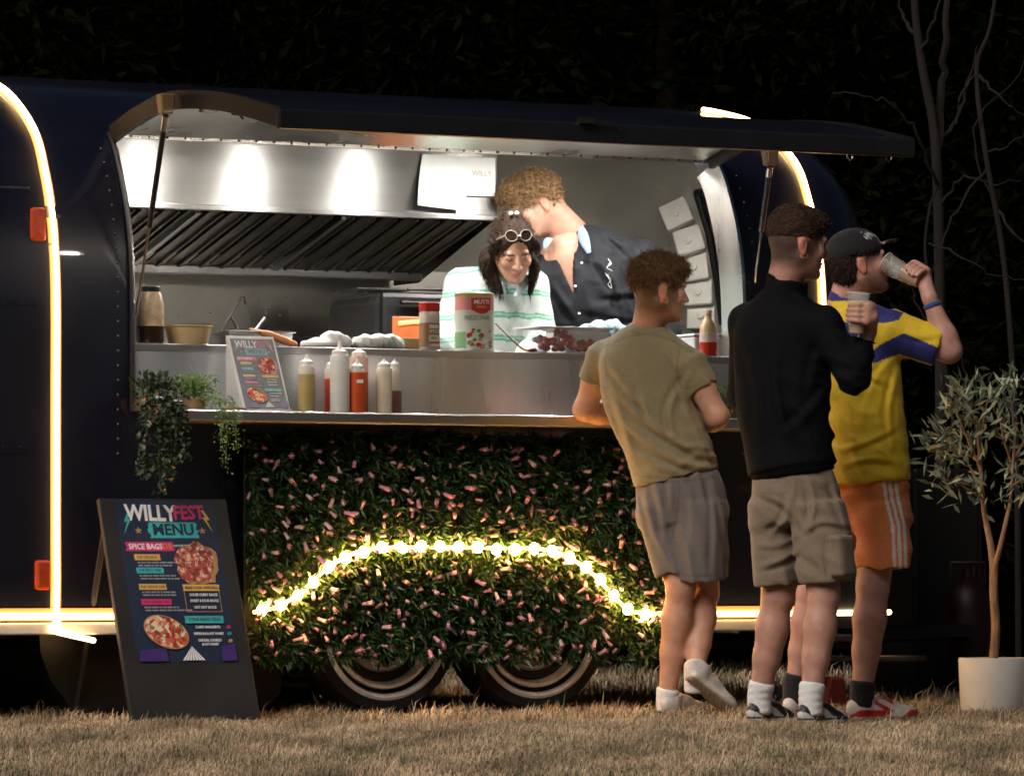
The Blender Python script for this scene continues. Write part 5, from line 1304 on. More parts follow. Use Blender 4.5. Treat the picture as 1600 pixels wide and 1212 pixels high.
def leg(vol, hip, knee, ank, k=1.0):
    hip, knee, ank = v3(hip), v3(knee), v3(ank)
    vol.add(rcone(hip, hip + (knee - hip) * .5, .052 * k, .066 * k), .02); vol.add(rcone(hip + (knee - hip) * .5, knee, .066 * k, .056 * k), .02)
    d = ank - knee; back = nz(np.cross(nz(d), [1, 0, 0])); back = back if back[1] < 0 else -back
    vol.add(ell(knee, (.052 * k, .055 * k, .06 * k)), .02)
    c = knee + d * .30; vol.add(rcone(knee + d * .08, c, .050 * k, .056 * k), .02); vol.add(rcone(c, knee + d * .62, .056 * k, .046 * k), .02); vol.add(rcone(knee + d * .60, ank, .046 * k, .034 * k), .02)
    vol.add(ell(c + back * .016, (.046 * k, .04 * k, .10 * k)), .02); vol.add(ell(ank, (.036, .036, .04)), .01)
def arm(vol, sh, el, wr, k=1.0):
    sh, el, wr = v3(sh), v3(el), v3(wr); d = wr - el
    vol.add(rcone(sh, sh + (el - sh) * .5, .040 * k, .049 * k), .02); vol.add(rcone(sh + (el - sh) * .5, el, .049 * k, .042 * k), .02)
    vol.add(rcone(el, el + d * .3, .043 * k, .045 * k), .02); vol.add(rcone(el + d * .28, wr, .045 * k, .028 * k), .02)
def shoe(name, heel, toe, up, parent, org, colfn, m):
    heel, toe = v3(heel), v3(toe); f = nz(toe - heel); L = np.linalg.norm(toe - heel); u = nz(v3(up) - f * (v3(up) @ f)); s_ = np.cross(f, u); R = np.stack([f, s_, u], 1)
    lo, hi = bounds([heel, toe, heel + u * .12], .07); vol = Vol(lo, hi, .0042)
    p = lambda x, r, z: heel + f * x * L + s_ * r + u * z
    vol.add(etube([p(.10, 0, .015), p(.35, 0, .015), p(.72, .003, .016), p(.90, 0, .020)], [.033, .034, .046, .034], [.015, .015, .014, .014], s_, .03, 2.6))
    vol.add(ell(p(.19, 0, .048), (.055, .035, .045), R), .012); vol.add(ell(p(.45, 0, .048), (.085, .037, .040), R), .015); vol.add(ell(p(.74, .002, .034), (.072, .042, .028), R), .015)
    vol.add(rcone(p(.22, 0, .05), p(.24, 0, .088), .040, .041), .012); vol.sub(rcone(p(.235, 0, .092), p(.24, 0, .15), .032, .034), .004)
    vol.displace(folds(3, [(1, 0, .4), (.2, 1, .3)], .0012, .03))
    def cf(V):
        q = (V - heel) @ R; q[:, 0] /= L; return colfn(q)
    return sdf_obj(name, vol, m, parent, org, cf)
def sock(ank, knee, t, r0, r1, m, parent, org):
    ank, knee = v3(ank), v3(knee); a = ank + [0, 0, -.065]; b = ank + (knee - ank) * t;  lo, hi = bounds([a, b], .09); vol = Vol(lo, hi, .005)
    vol.add(etube([a, ank, b], [r0, r0, r1], [r0, r0, r1], (1, 0, 0), .008)); vol.displace(folds(9, [(0, 0, 1)], .0022, .02, .15))
    return sdf_obj('sock', vol, m, parent, org)
m_shoe = mat('shoe_leather', (.5, .5, .5), .5, attr=True, noise=(60, .1), bump=(120, .15))

def finish_body(parent, org, vols, colfn):
    for v_ in vols[1:]: v_.smooth(2)
    V, Q = merge([v.mesh() for v in vols]); me = mesh_np('body', V - v3(org), Q, None, True, colfn(V)); return add_mesh('body', me, m_skin, parent)
def curls(seed, amp, lam):
    r = np.random.default_rng(seed); K = r.normal(0, 1, (9, 3)); K /= np.linalg.norm(K, axis=1)[:, None]; K *= 2 * np.pi / (lam * r.uniform(.7, 1.5, (9, 1))); ph = r.uniform(0, 6.28, 9)
    return lambda P: amp * np.sin(P @ K.T + ph + 1.5 * np.sin(P @ K[::-1].T)).sum(1) / 3
def hairvol(H, h=.0045, m=.24):
    return Vol(H.C - m, H.C + m, h)

# ---- man leaning on the shelf, olive T-shirt, seen from behind
def man_olive():
    Y0 = 19.55; org = W(1070, 900, Y0) * [1, 1, 0]
    P = thing('person', 'curly haired man in olive T-shirt and grey shorts leaning on the shelf', 'person', org, 0, 'people')
    J = lambda x, y, d=0.0: W(x, y, Y0 + d)
    sdv = nz((.94, -.34, 0)); H = Head(J(1030, 454, -.02), (.94, .32, -.06), (.06, 0, 1), 1.0)
    hv = Vol(*bounds([H.C, J(1015, 515)], .15), .0036); head_prims(hv, H, J(1012, 520, .03))
    lo, hi = bounds([J(915, 520), J(1140, 1125), J(1000, 700, .55), J(1000, 700, -.3)], .06); bv = Vol(lo, hi, .0062)
    bv.add(etube([J(1014, 515, .03), J(1010, 560, .02), J(1035, 660), J(1058, 745)], [.06, .11, .10, .11], [.05, .08, .08, .08], sdv, .05))
    shl, shr = J(945, 552, .16), J(1074, 566, -.06); ell_, elr = J(913, 640, .22), J(1121, 650, -.08); wl, wr = J(990, 655, .42), J(1092, 668, .2)
    arm(bv, shl, ell_, wl, 1.0); arm(bv, shr, elr, wr, 1.03)
    hand_open(bv, wl, (.9, .3, 0), (0, 0, -1)); hand_open(bv, wr, (-.6, .7, -.05), (0, 0, -1), side=-1)
    kl, al = J(1064, 915, -.02), J(1043, 1085, .03); kr, ar = J(1101, 925, .1), J(1086, 1055, -.06)
    leg(bv, J(1034, 790), kl, al, 1.02); leg(bv, J(1096, 790, -.02), kr, ar, .98)
    finish_body(P, org, [hv, bv], skin_col(H, (.50, .27, .185), (.13, .075, .04), stub=.12, fade=lambda f: -.115 + .75 * np.maximum(f + .01, 0)))
    v = hairvol(H); v.add(H.e((-.016, 0, .050), (.106, .086, .088))); v.add(H.e((.055, 0, .088), (.055, .066, .042)), .02); v.add(H.e((-.01, 0, .088), (.09, .075, .055)), .02)
    v.sub(H.e((.135, 0, -.005), (.068, .12, .078)), .01); v.sub(H.e((-.02, 0, -.135), (.22, .2, .125)), .035); v.sub(H.e((-.01, .085, -.01), (.03, .03, .045)), .01)
    v.displace(curls(1, .004, .026)); hair_obj('hair', v, m_hair, P, org, (.125, .074, .038), 1, 9000, .030, .0017, lift=.4, curl=.6)
    # T-shirt
    tv = Vol(*bounds([J(925, 500), J(1130, 760), J(1000, 700, .3), J(1000, 700, -.25)], .08), .0048)
    tv.add(etube([J(1014, 506, .03), J(1012, 527, .03), J(1010, 560, .03), J(1012, 605, .02), J(1026, 655, 0), J(1046, 705, -.01), J(1057, 748, -.01)], [.062, .120, .182, .186, .174, .172, .172], [.058, .085, .118, .128, .122, .126, .130], sdv, .012))
    tv.add(rcone(shl, J(1010, 540, .03), .055, .07), .04); tv.add(rcone(shr, J(1012, 545, .02), .06, .075), .04)
    for sh, e_, r0, r1 in ((shl, ell_, .066, .066), (shr, elr, .070, .068)):
        q = sh + (e_ - sh) * .52; tv.add(etube([sh, q], [r0, r1], [r0, r1], sdv, .012), .035)
    f1 = folds(11, [(.75, 0, .75), (.9, .2, .5)], .010, .075, .25); f2 = folds(12, [(-.35, 0, 1), (.1, 0, 1)], .009, .06, .3)
    def ft(p):
        z = p[:, 2]; lowr = np.clip((J(0, 640)[2] - z) / .2, 0, 1); return f1(p) * (.55 + .45 * lowr) + f2(p) * (.35 + .9 * np.clip((J(0, 690)[2] - z) / .1, 0, 1))
    tv.displace(ft); tv.displace(creases([[(948, 588), (1005, 655), (1075, 702), (1118, 714)], [(962, 640), (1008, 690), (1062, 722), (1114, 730)], [(984, 702), (1030, 728), (1078, 742)], [(1064, 600), (1046, 645), (1060, 690), (1108, 700)], [(946, 556), (985, 612), (1024, 645)], [(1084, 575), (1068, 610), (1078, 650)], [(1000, 610), (1020, 660), (1060, 690)], [(955, 600), (975, 665), (992, 720)]], .012, 5.5))
    for sh, e_, r0, r1 in ((shl, ell_, .066, .066), (shr, elr, .070, .068)):
        q = sh + (e_ - sh) * .52; tv.sub(etube([q + (q - sh) * .0 - (e_ - sh) * .06, q + (e_ - sh) * .3], [r1 - .012] * 2, [r1 - .012] * 2, sdv, .01), .003)
    tv.sub(rcone(J(1016, 505, .02), J(1020, 470, .0), .060, .075), .006)
    tv.sub(etube([J(1057, 742, -.01), J(1062, 790, -.01)], [.158, .158], [.116, .116], sdv, .01), .004)
    sdf_obj('t_shirt', tv, fabric('olive_cotton', (.205, .170, .098), True), P, org, seams([[(938, 546), (975, 528), (1012, 522), (1050, 532), (1082, 552)], [(952, 530), (946, 560), (950, 600)], [(1062, 545), (1058, 575), (1064, 608)], [(992, 742), (1030, 746), (1070, 742), (1122, 722)], [(985, 517), (1012, 522), (1040, 514)], [(918, 588), (934, 602), (950, 606)], [(1064, 608), (1082, 604), (1098, 594)]], (.205, .170, .098)))
    # shorts
    sv = Vol(*bounds([J(985, 730), J(1145, 912), J(1050, 800, .3), J(1050, 800, -.3)], .05), .005)
    sv.add(etube([J(1060, 736, -.01), J(1064, 775), J(1068, 815)], [.160, .178, .176], [.118, .135, .12], sdv, .012))
    sv.add(etube([J(1034, 790, .02), J(1046, 840, .01), J(1060, 896, .0)], [.100, .094, .090], [.11, .105, .10], sdv, .012), .03)
    sv.add(etube([J(1090, 790, -.03), J(1093, 840, -.04), J(1093, 906, -.02)], [.108, .112, .116], [.115, .11, .105], sdv, .012), .02)
    sv.displace(creases([[(1020, 742), (1034, 800), (1040, 860)], [(1046, 742), (1050, 800)], [(1076, 742), (1082, 810), (1078, 870)], [(1110, 742), (1118, 820), (1116, 900)], [(1004, 760), (1020, 820), (1045, 880)]], .009, 5)); sv.displace(folds(21, [(.8, 0, .45), (1, .3, .1)], .008, .075, .3))
    sv.sub(etube([J(1093, 900, -.02), J(1093, 960, -.02)], [.104] * 2, [.093] * 2, sdv, .01), .003); sv.sub(etube([J(1060, 891, .0), J(1064, 940, .0)], [.079] * 2, [.088] * 2, sdv, .01), .003)
    o = sdf_obj('shorts', sv, fabric('grey_jersey', (.135, .120, .115), True), P, org, seams([[(1046, 896), (1090, 899), (1138, 896)], [(1128, 745), (1134, 800), (1132, 898)], [(1010, 752), (1060, 752), (1130, 744)], [(1062, 752), (1058, 800), (1050, 840)], [(1128, 752), (1134, 775), (1136, 800)]], (.135, .120, .115)))
    # socks and shoes
    sock(al, kl, .06, .044, .047, m_sock, P, org); sock(ar, kr, .14, .043, .049, m_sock, P, org)
    cw = lambda q: np.where((q[:, 2] < .006)[:, None], np.array([[.40, .33, .24]]) * (1 - .30 * (np.sin(q[:, :1] * 75 + 14 * np.abs(q[:, 1:2]) * 20) > .35)), np.where((q[:, 2] < .027)[:, None], [[.62, .58, .50]], [[.50, .49, .47]]))
    g = J(1043, 1121, .03); g[2] = .004; shoe('shoe', g + [-.02, -.05, 0], g + [.14, .19, 0], (0, 0, 1), P, org, cw, m_shoe)
    shoe('shoe', J(1068, 1052, -.16), W(1146, 1122, Y0 - .02), (.45, .62, .55), P, org, cw, m_shoe)
man_olive()

# ---- man in black jacket holding a cup
m_cupm = mat('clear_cup', (.80, .78, .74), .10, noise=(12, .05), alpha=.13)
m_beer = mat('beer', (.45, .20, .04), .15, noise=(14, .15), alpha=.75); m_foam = mat('beer_foam', (.76, .72, .64), .7, noise=(60, .1))
def cup(label, base, top, r0, r1, fill, foam=True):
    base, top = v3(base), v3(top); a = nz(top - base); L = np.linalg.norm(top - base)
    q = Vector(a).to_track_quat('Z', 'Y'); M = np.array(q.to_matrix()); root = thing('beer_cup', label, 'cup', base, 0)
    MB().lathe([(.0005, 0), (r0, 0), (r0 + (r1 - r0) * .5, L * .5), (r1, L * .97), (r1 + .0025, L * .98), (r1 + .002, L), (r1 - .001, L * .985), (r0 - .001, .002)], 28, M=M).build('cup_wall', m_cupm, root, True)
    if fill:
        rf = r0 + (r1 - r0) * fill - .0015; MB().lathe([(.0005, .003), (r0 - .0015, .003), (rf, L * fill), (.0005, L * fill)], 24, M=M).build('beer', m_beer, root, True)
        if foam: MB().lathe([(rf, L * fill), (rf + .001, L * (fill + .13)), (.0005, L * (fill + .12))], 24, M=M).build('foam', m_foam, root, True)
    a_ = np.linspace(0, 6.283, 29); R_c = np.stack([np.cos(a_) * (r1 + .001), np.sin(a_) * (r1 + .001), np.full(29, L)], 1) @ M.T
    MB().tube(R_c, .0022, 6, caps=False).build('rim', mat('cup_rim', (.80, .78, .74), .2, noise=(9, .05), alpha=.6), root, True)
    return root
def man_black():
    Y0 = 18.4; org = W(1240, 900, Y0) * [1, 1, 0]
    P = thing('person', 'man in black zip jacket and khaki cargo shorts holding a cup', 'person', org, 0, 'people')
    J = lambda x, y, d=0.0: W(x, y, Y0 + d)
    sdv = nz((.90, -.42, 0)); H = Head(J(1246, 383, 0), (.93, .36, -.07), (.05, 0, 1), 1.02)
    hv = Vol(*bounds([H.C, J(1225, 450)], .16), .0036); head_prims(hv, H, J(1222, 458, .02))
    lo, hi = bounds([J(1140, 480), J(1375, 1135), J(1200, 700, .7), J(1200, 700, -.35)], .06); bv = Vol(lo, hi, .0064)
    bv.add(etube([J(1222, 450, .02), J(1222, 500, .02), J(1222, 620), J(1243, 740)], [.05, .10, .10, .10], [.045, .08, .08, .08], sdv, .05))
    shl, shr = J(1168, 503, .14), J(1288, 508, -.08); ell_, elr = J(1162, 618, .22), J(1334, 590, -.16); wl = J(1225, 640, .5); wr = J(1356, 522, -.14)
    arm(bv, shl, ell_, wl); hand_open(bv, wl, (.8, .5, .1), (0, 0, -1)); arm(bv, shr, elr, wr, .98)
    kl, al = J(1216, 930, .05), J(1187, 1088, .10); kr, ar = J(1287, 930, -.10), J(1267, 1090, -.12)
    leg(bv, J(1213, 780, .06), kl, al, 1.06); leg(bv, J(1275, 780, -.06), kr, ar, 1.06)
    cb, ct = J(1338, 521, -.2), J(1341, 458, -.2); ax = ct - cb
    gv = Vol(*bounds([wr, cb + ax * .5], .10), .0036); gv.add(rcone(elr + (wr - elr) * .6, wr, .034, .027), .01); hand_grip(gv, wr + (wr - elr) * .08, cb + ax * .50, ax, .036, (.95, -.45, 0), turn=-1)
    finish_body(P, org, [hv, bv, gv], skin_col(H, (.46, .245, .185), (.05, .032, .024), stub=.12, fade=lambda f: -.098 + .75 * np.maximum(f + .01, 0)))
    v = hairvol(H); v.add(H.e((-.014, 0, .052), (.105, .084, .088))); v.add(H.e((.055, 0, .085), (.058, .064, .042)), .02); v.add(H.e((-.01, 0, .092), (.085, .07, .048)), .02)
    v.sub(H.e((.14, 0, -.01), (.070, .12, .082)), .01); v.sub(H.e((-.02, 0, -.112), (.22, .2, .125)), .035); v.displace(curls(2, .0008, .02))
    hair_obj('hair', v, m_hair, P, org, (.055, .034, .024), 2, 6000, .022, .0018, flow=(.9, .3, -.1), lift=.05, curl=.09, jitter=.1)
    # jacket
    tv = Vol(*bounds([J(1140, 430), J(1380, 750), J(1200, 600, .6), J(1200, 600, -.35)], .06), .005)
    tv.add(etube([J(1224, 462, .02), J(1222, 486, .02), J(1222, 515, .02), J(1223, 570, .02), J(1224, 640, .0), J(1232, 690, 0), J(1238, 735, -.01)], [.074, .135, .178, .182, .172, .168, .166], [.068, .09, .118, .132, .128, .128, .13], sdv, .014))
    tv.add(etube([J(1222, 478, .02), J(1227, 455, .015), J(1232, 432, .01)], [.080, .080, .078], [.078, .078, .076], sdv, .008), .02); tv.sub(etube([J(1230, 440, .01), J(1236, 405, .01)], [.067, .067], [.065, .065], sdv, .01), .003)
    tv.add(rcone(shl, J(1220, 490, .02), .062, .075), .04); tv.add(rcone(shr, J(1224, 494, 0), .062, .075), .04)
    for a, b, c_ in ((shl, ell_, wl), (shr, elr, wr)):
        tv.add(rcone(a, b, .066, .058), .035); tv.add(rcone(b, b + (c_ - b) * .86, .058, .043), .03)
    q = elr + (wr - elr) * .90; tv.sub(rcone(q, q + (wr - elr) * .4, .033, .034), .003)
    f1 = folds(31, [(.5, 0, .8), (1, 0, .1)], .006, .085, .3); f2 = folds(32, [(.1, 0, 1)], .006, .05, .3)
    tv.displace(creases([[(1160, 520), (1185, 600), (1190, 690)], [(1210, 540), (1215, 620), (1235, 700)], [(1300, 520), (1275, 570), (1265, 640)], [(1300, 600), (1260, 650), (1225, 680)], [(1320, 560), (1338, 575), (1350, 570)]], .009, 8))
    def ft(p):
        d = np.minimum(np.linalg.norm(p - elr, axis=1), np.linalg.norm(p - wr, axis=1)); return f1(p) + f2(p) * np.exp(-(d / .13) ** 2)
    tv.displace(ft); sdf_obj('jacket', tv, fabric('black_softshell', (.0036, .0038, .0048), sheen=0, rough=.8, spec=.12), P, org)
    hb = Vol(*bounds([J(1165, 705), J(1315, 750), J(1240, 720, .2), J(1240, 720, -.2)], .05), .005); hb.add(etube([J(1237, 722, -.01), J(1240, 742, -.01)], [.160, .152], [.124, .118], sdv, .008)); sdf_obj('waistband', hb, fabric('black_rib', (.0022, .0022, .003), sheen=0, spec=.1), P, org)
    # cargo shorts
    sv = Vol(*bounds([J(1160, 725), J(1345, 925), J(1240, 800, .35), J(1240, 800, -.35)], .05), .005)
    sv.add(etube([J(1241, 735), J(1243, 775), J(1246, 815)], [.150, .165, .168], [.118, .13, .12], sdv, .012))
    sv.add(etube([J(1214, 790, .055), J(1215, 845, .05), J(1219, 916, .045)], [.096, .094, .094], [.11, .112, .108], sdv, .012), .04)
    sv.add(etube([J(1277, 790, -.07), J(1285, 845, -.09), J(1291, 914, -.10)], [.104, .108, .112], [.11, .105, .10], sdv, .012), .02)
    sv.add(etube([J(1314, 835, -.20), J(1318, 900, -.20)], [.055, .055], [.032, .032], nz((.6, .8, 0)), .02, 4.0), .008)
    sv.displace(creases([[(1180, 765), (1228, 790), (1250, 820)], [(1235, 770), (1228, 810), (1205, 835)], [(1185, 850), (1215, 852), (1245, 835)], [(1190, 885), (1220, 875), (1248, 860)], [(1255, 830), (1285, 815), (1330, 822)], [(1250, 860), (1280, 880), (1290, 905)], [(1262, 745), (1272, 790), (1262, 830)], [(1300, 745), (1312, 790), (1325, 830)]], .012, 5)); sv.displace(folds(41, [(.75, 0, .55), (.4, 0, 1)], .010, .075, .35))
    for c_, d_ in (((1291, 908, -.10), (1293, 960, -.10)), ((1219, 910, .045), (1219, 960, .045))): sv.sub(etube([J(*c_), J(*d_)], [.098 if c_[0] > 1250 else .082] * 2, [.088] * 2, sdv, .01), .003)
    sdf_obj('cargo_shorts', sv, fabric('khaki_cotton', (.185, .140, .100), True), P, org, seams([[(1186, 906), (1215, 908), (1245, 906)], [(1250, 908), (1290, 910), (1338, 906)], [(1290, 835), (1315, 833), (1338, 836)], [(1288, 842), (1286, 870), (1290, 898)], [(1245, 748), (1242, 790), (1250, 825)], [(1280, 760), (1300, 775), (1312, 800)], [(1190, 768), (1215, 772), (1232, 768)], [(1296, 745), (1306, 790), (1316, 832)], [(1290, 846), (1315, 843), (1338, 846)]], (.185, .140, .100)))
    sock(al, kl, .15, .045, .050, m_sock, P, org); sock(ar, kr, .15, .045, .050, m_sock, P, org)
    def cb_(q):
        x, r, z = q.T; wave = (np.abs(np.sin(x * 7 + z * 40)) > .80) & (z > .03); sole = z < .012
        c = np.where((wave | ((z > .012) & (z < .024) & (x < .9)))[:, None], [[.60, .60, .60]], [[.015, .016, .022]]); c[sole] = (.02, .02, .022); return c
    for a in (al, ar):
        g = a.copy(); g[2] = .004; shoe('trainer', g + v3([-.04, -.045, 0]), g + v3([.13, .185, 0]), (0, 0, 1), P, org, cb_, m_shoe)
    cup('nearly empty beer cup held in front of the yellow shirt', cb, ct, .027, .041, .20)
man_black()

# ---- drinking man in yellow football shirt
def man_yellow():
    Y0 = 18.95; org = W(1350, 900, Y0) * [1, 1, 0]
    P = thing('person', 'man in yellow and blue football shirt drinking from a cup', 'person', org, 0, 'people')
    J = lambda x, y, d=0.0: W(x, y, Y0 + d)
    sdv = nz((.80, -.60, 0)); H = Head(J(1342, 413, 0), (.95, .22, .20), (-.18, 0, 1), 1.0)
    hv = Vol(*bounds([H.C, J(1322, 480)], .16), .0036); head_prims(hv, H, J(1318, 482, .02), mouth=.003)
    lo, hi = bounds([J(1230, 480), J(1500, 1130), J(1300, 700, .6), J(1300, 700, -.3)], .06); bv = Vol(lo, hi, .0064)
    bv.add(etube([J(1320, 475, .02), J(1332, 520, .02), J(1348, 620), J(1365, 745)], [.05, .10, .09, .09], [.045, .08, .08, .08], sdv, .05))
    shr, elr, wr = J(1388, 515, -.08), J(1484, 548, -.10), J(1455, 472, -.10); shl, ell_, wl = J(1285, 508, .16), J(1262, 610, .2), J(1320, 640, .4)
    arm(bv, shr, elr, wr, 1.05); arm(bv, shl, ell_, wl); hand_open(bv, wl, (.8, .5, .1), (0, 0, -1))
    kr, ar = J(1364, 915, -.04), J(1347, 1080, -.04); kl, al = J(1268, 925, .30), J(1241, 1075, .34)
    leg(bv, J(1376, 790, -.04), kr, ar, 1.10); leg(bv, J(1325, 790, .16), kl, al, .98)
    cm, cbt = J(1384, 411, -.02), J(1437, 439, -.08); ax = cm - cbt; L = np.linalg.norm(ax)
    gv = Vol(*bounds([wr, cbt + ax * .3], .10), .0036); gv.add(rcone(elr + (wr - elr) * .6, wr, .036, .028), .01); hand_grip(gv, wr + (wr - elr) * .10, cbt + ax * .20, ax, .033, (.62, -.30, -.35), turn=-1)
    finish_body(P, org, [hv, bv, gv], skin_col(H, (.47, .25, .20), (.045, .030, .024), stub=.45, fade=lambda f: -.03 + .3 * np.maximum(f, 0)))
    v = hairvol(H); v.add(H.e((-.03, 0, .02), (.090, .080, .085))); v.add(H.e((-.052, 0, -.035), (.052, .064, .055)), .02); v.sub(H.e((.12, 0, -.02), (.125, .14, .12)), .01); v.sub(H.e((-.0, 0, -.145), (.22, .2, .075)), .01); v.sub(H.e((-.012, -.09, -.012), (.028, .03, .045)), .008); v.sub(H.e((-.012, .09, -.012), (.028, .03, .045)), .008)
    v.displace(curls(3, .002, .02)); hair_obj('hair', v, m_hair, P, org, (.030, .019, .015), 3, 4500, .028, .0018, flow=(-.2, 0, -1), lift=.06, curl=.14, jitter=.25)
    cv = hairvol(H); cv.add(H.e((-.012, 0, .046), (.110, .090, .092))); cv.sub(H.e((0, 0, -.11), (.3, .3, .135)), .004)
    cv.add(etube([H.p(.085, 0, .052), H.p(.125, 0, .062), H.p(.165, 0, .060)], [.066, .062, .040], [.006, .006, .006], H.s, .008), .006)
    cv.sub(H.e((-.012, 0, .040), (.102, .083, .086)))
    def capcol(V):
        h = H.loc(V); f, r, u = h.T; t = np.sin(r * 300 + 1) * np.sin(f * 260 + u * 120)
        let = (f > .015) & (f < .105) & (r > .0) & (np.abs(u - .098 + .45 * np.maximum(f - .03, 0)) < .016) & (t > .1); return np.where(let[:, None], [[.45, .45, .50]], [[.012, .012, .014]])
    sdf_obj('cap', cv, fabric('black_cap', (.012, .012, .014), True, sheen=.05), P, org, capcol)
    # football shirt
    tv = Vol(*bounds([J(1270, 460), J(1490, 750), J(1340, 600, .45), J(1340, 600, -.3)], .06), .005)
    tv.add(etube([J(1321, 472, .02), J(1326, 492, .02), J(1333, 520, .02), J(1342, 580, .01), J(1352, 660, 0), J(1360, 754, 0)], [.068, .12, .168, .166, .158, .164], [.062, .085, .115, .122, .126, .140], sdv, .012))
    tv.add(rcone(shr, J(1335, 510, .0), .062, .08), .04); tv.add(rcone(shl, J(1325, 510, .03), .06, .075), .04)
    q = shr + (elr - shr) * .86; tv.add(etube([shr, q], [.076, .076], [.070, .072], (0, 0, 1), .012), .04); tv.sub(etube([q - (elr - shr) * .05, q + (elr - shr) * .4], [.064] * 2, [.060] * 2, (0, 0, 1), .01), .003)
    tv.add(rcone(shl, shl + (ell_ - shl) * .7, .066, .068), .03)
    tv.displace(creases([[(1312, 702), (1350, 692), (1400, 668)], [(1318, 725), (1362, 716), (1404, 722)], [(1395, 560), (1370, 590), (1350, 640)], [(1402, 580), (1390, 640), (1396, 700)], [(1340, 540), (1352, 580), (1385, 600)], [(1410, 520), (1440, 525), (1470, 520)]], .011, 5)); tv.displace(folds(51, [(.6, 0, .7), (.2, 0, 1), (.9, 0, .2)], .009, .07, .35))
    tv.add(etube([J(1320, 478, .02), J(1325, 458, .01)], [.070, .066], [.066, .062], sdv, .006), .012); tv.sub(etube([J(1324, 466, .01), J(1330, 430, .0)], [.057] * 2, [.054] * 2, sdv, .01), .003)
    polys = [[(1355, 560), (1372, 540), (1412, 520), (1440, 532), (1478, 548), (1478, 575), (1440, 565), (1405, 553), (1365, 568)], [(1368, 472), (1378, 478), (1412, 488), (1405, 500), (1380, 505), (1366, 505)], [(1312, 505), (1335, 500), (1345, 522), (1330, 532)]]
    def jc(V):
        x, y = PX(V); c = np.repeat(v3([.68, .47, .025])[None], len(V), 0); bl = np.zeros(len(V), bool)
        for p in polys: bl |= inpoly(x, y, p)
        bl |= (np.linalg.norm(V - J(1325, 462, .01), axis=1) < .095) & (y < 470); c[bl] = (.022, .026, .15); return c
    sdf_obj('football_shirt', tv, fabric('jersey', (.5, .35, .02), True, sheen=.1, rough=.6), P, org, jc)
    # orange shorts with three white stripes
    sv = Vol(*bounds([J(1290, 740), J(1430, 895), J(1350, 800, .4), J(1350, 800, -.3)], .06), .005)
    sv.add(etube([J(1362, 738), J(1366, 775), J(1366, 815, .05)], [.130, .148, .150], [.105, .12, .12], sdv, .012))
    sv.add(etube([J(1376, 790, -.04), J(1380, 840, -.05), J(1381, 890, -.05)], [.112, .112, .112], [.105, .102, .10], sdv, .012), .02)
    sv.add(etube([J(1330, 790, .16), J(1318, 840, .22), J(1306, 885, .24)], [.095, .092, .092], [.10, .095, .095], sdv, .012), .03)
    sv.displace(folds(61, [(.9, 0, .3), (.4, 0, 1)], .007, .08, .3))
    sv.sub(etube([J(1381, 885, -.05), J(1381, 940, -.05)], [.099] * 2, [.088] * 2, sdv, .01), .003)
    def oc(V):
        x, y = PX(V); c = np.repeat(v3([.62, .20, .07])[None], len(V), 0); xc = np.interp(y, [745, 780, 820, 890], [1390, 1395, 1405, 1408])
        front = V[:, 1] < Y0 + .02
        for o_ in (-10, -1, 8): c[(np.abs(x - xc - o_) < 2.6) & front] = (.66, .60, .58)
        return c
    sdf_obj('shorts', sv, fabric('orange_shorts', (.5, .13, .04), True), P, org, oc)
    sock(ar, kr, .10, .046, .051, m_sockb, P, org); sock(al, kl, .15, .044, .048, m_sockb, P, org)
    def cr(q):
        x, r, z = q.T; c = np.repeat(v3([.50, .46, .42])[None], len(q), 0); red = ((z > .018) & (z < .045) & (np.sin(x * 9 - z * 40) > -.55)) | ((z > .04) & (x > .35) & (x < .62) & (np.sin(z * 160 + x * 25) > .2)) | ((x > .93) & (z > .01)); c[red] = (.42, .02, .02); c[(z < .012)] = (.42, .40, .38); c[(z < .018) & (x > .45) & (x < .8)] = (.30, .03, .03); return c
    g = ar.copy(); g[2] = .004; shoe('trainer', g + v3([-.06, -.02, 0]), g + v3([.215, .06, 0]), (0, 0, 1), P, org, cr, m_shoe)
    g = al.copy(); g[2] = .004; shoe('trainer', g + v3([-.03, -.05, 0]), g + v3([.10, .2, 0]), (0, 0, 1), P, org, cr, m_shoe)
    q = wr + (elr - wr) * .05; wbv = Vol(q - .08, q + .08, .004); d = nz(elr - wr); wbv.add(etube([q - d * .008, q + d * .010], [.036, .037], [.034, .035], (0, 1, 0), .004)); sdf_obj('wristband', wbv, fabric('blue_band', (.03, .07, .20)), P, org)
    cup('beer cup tipped up at the mouth of the drinking man', cbt, cm, .028, .041, .5, False)
man_yellow()

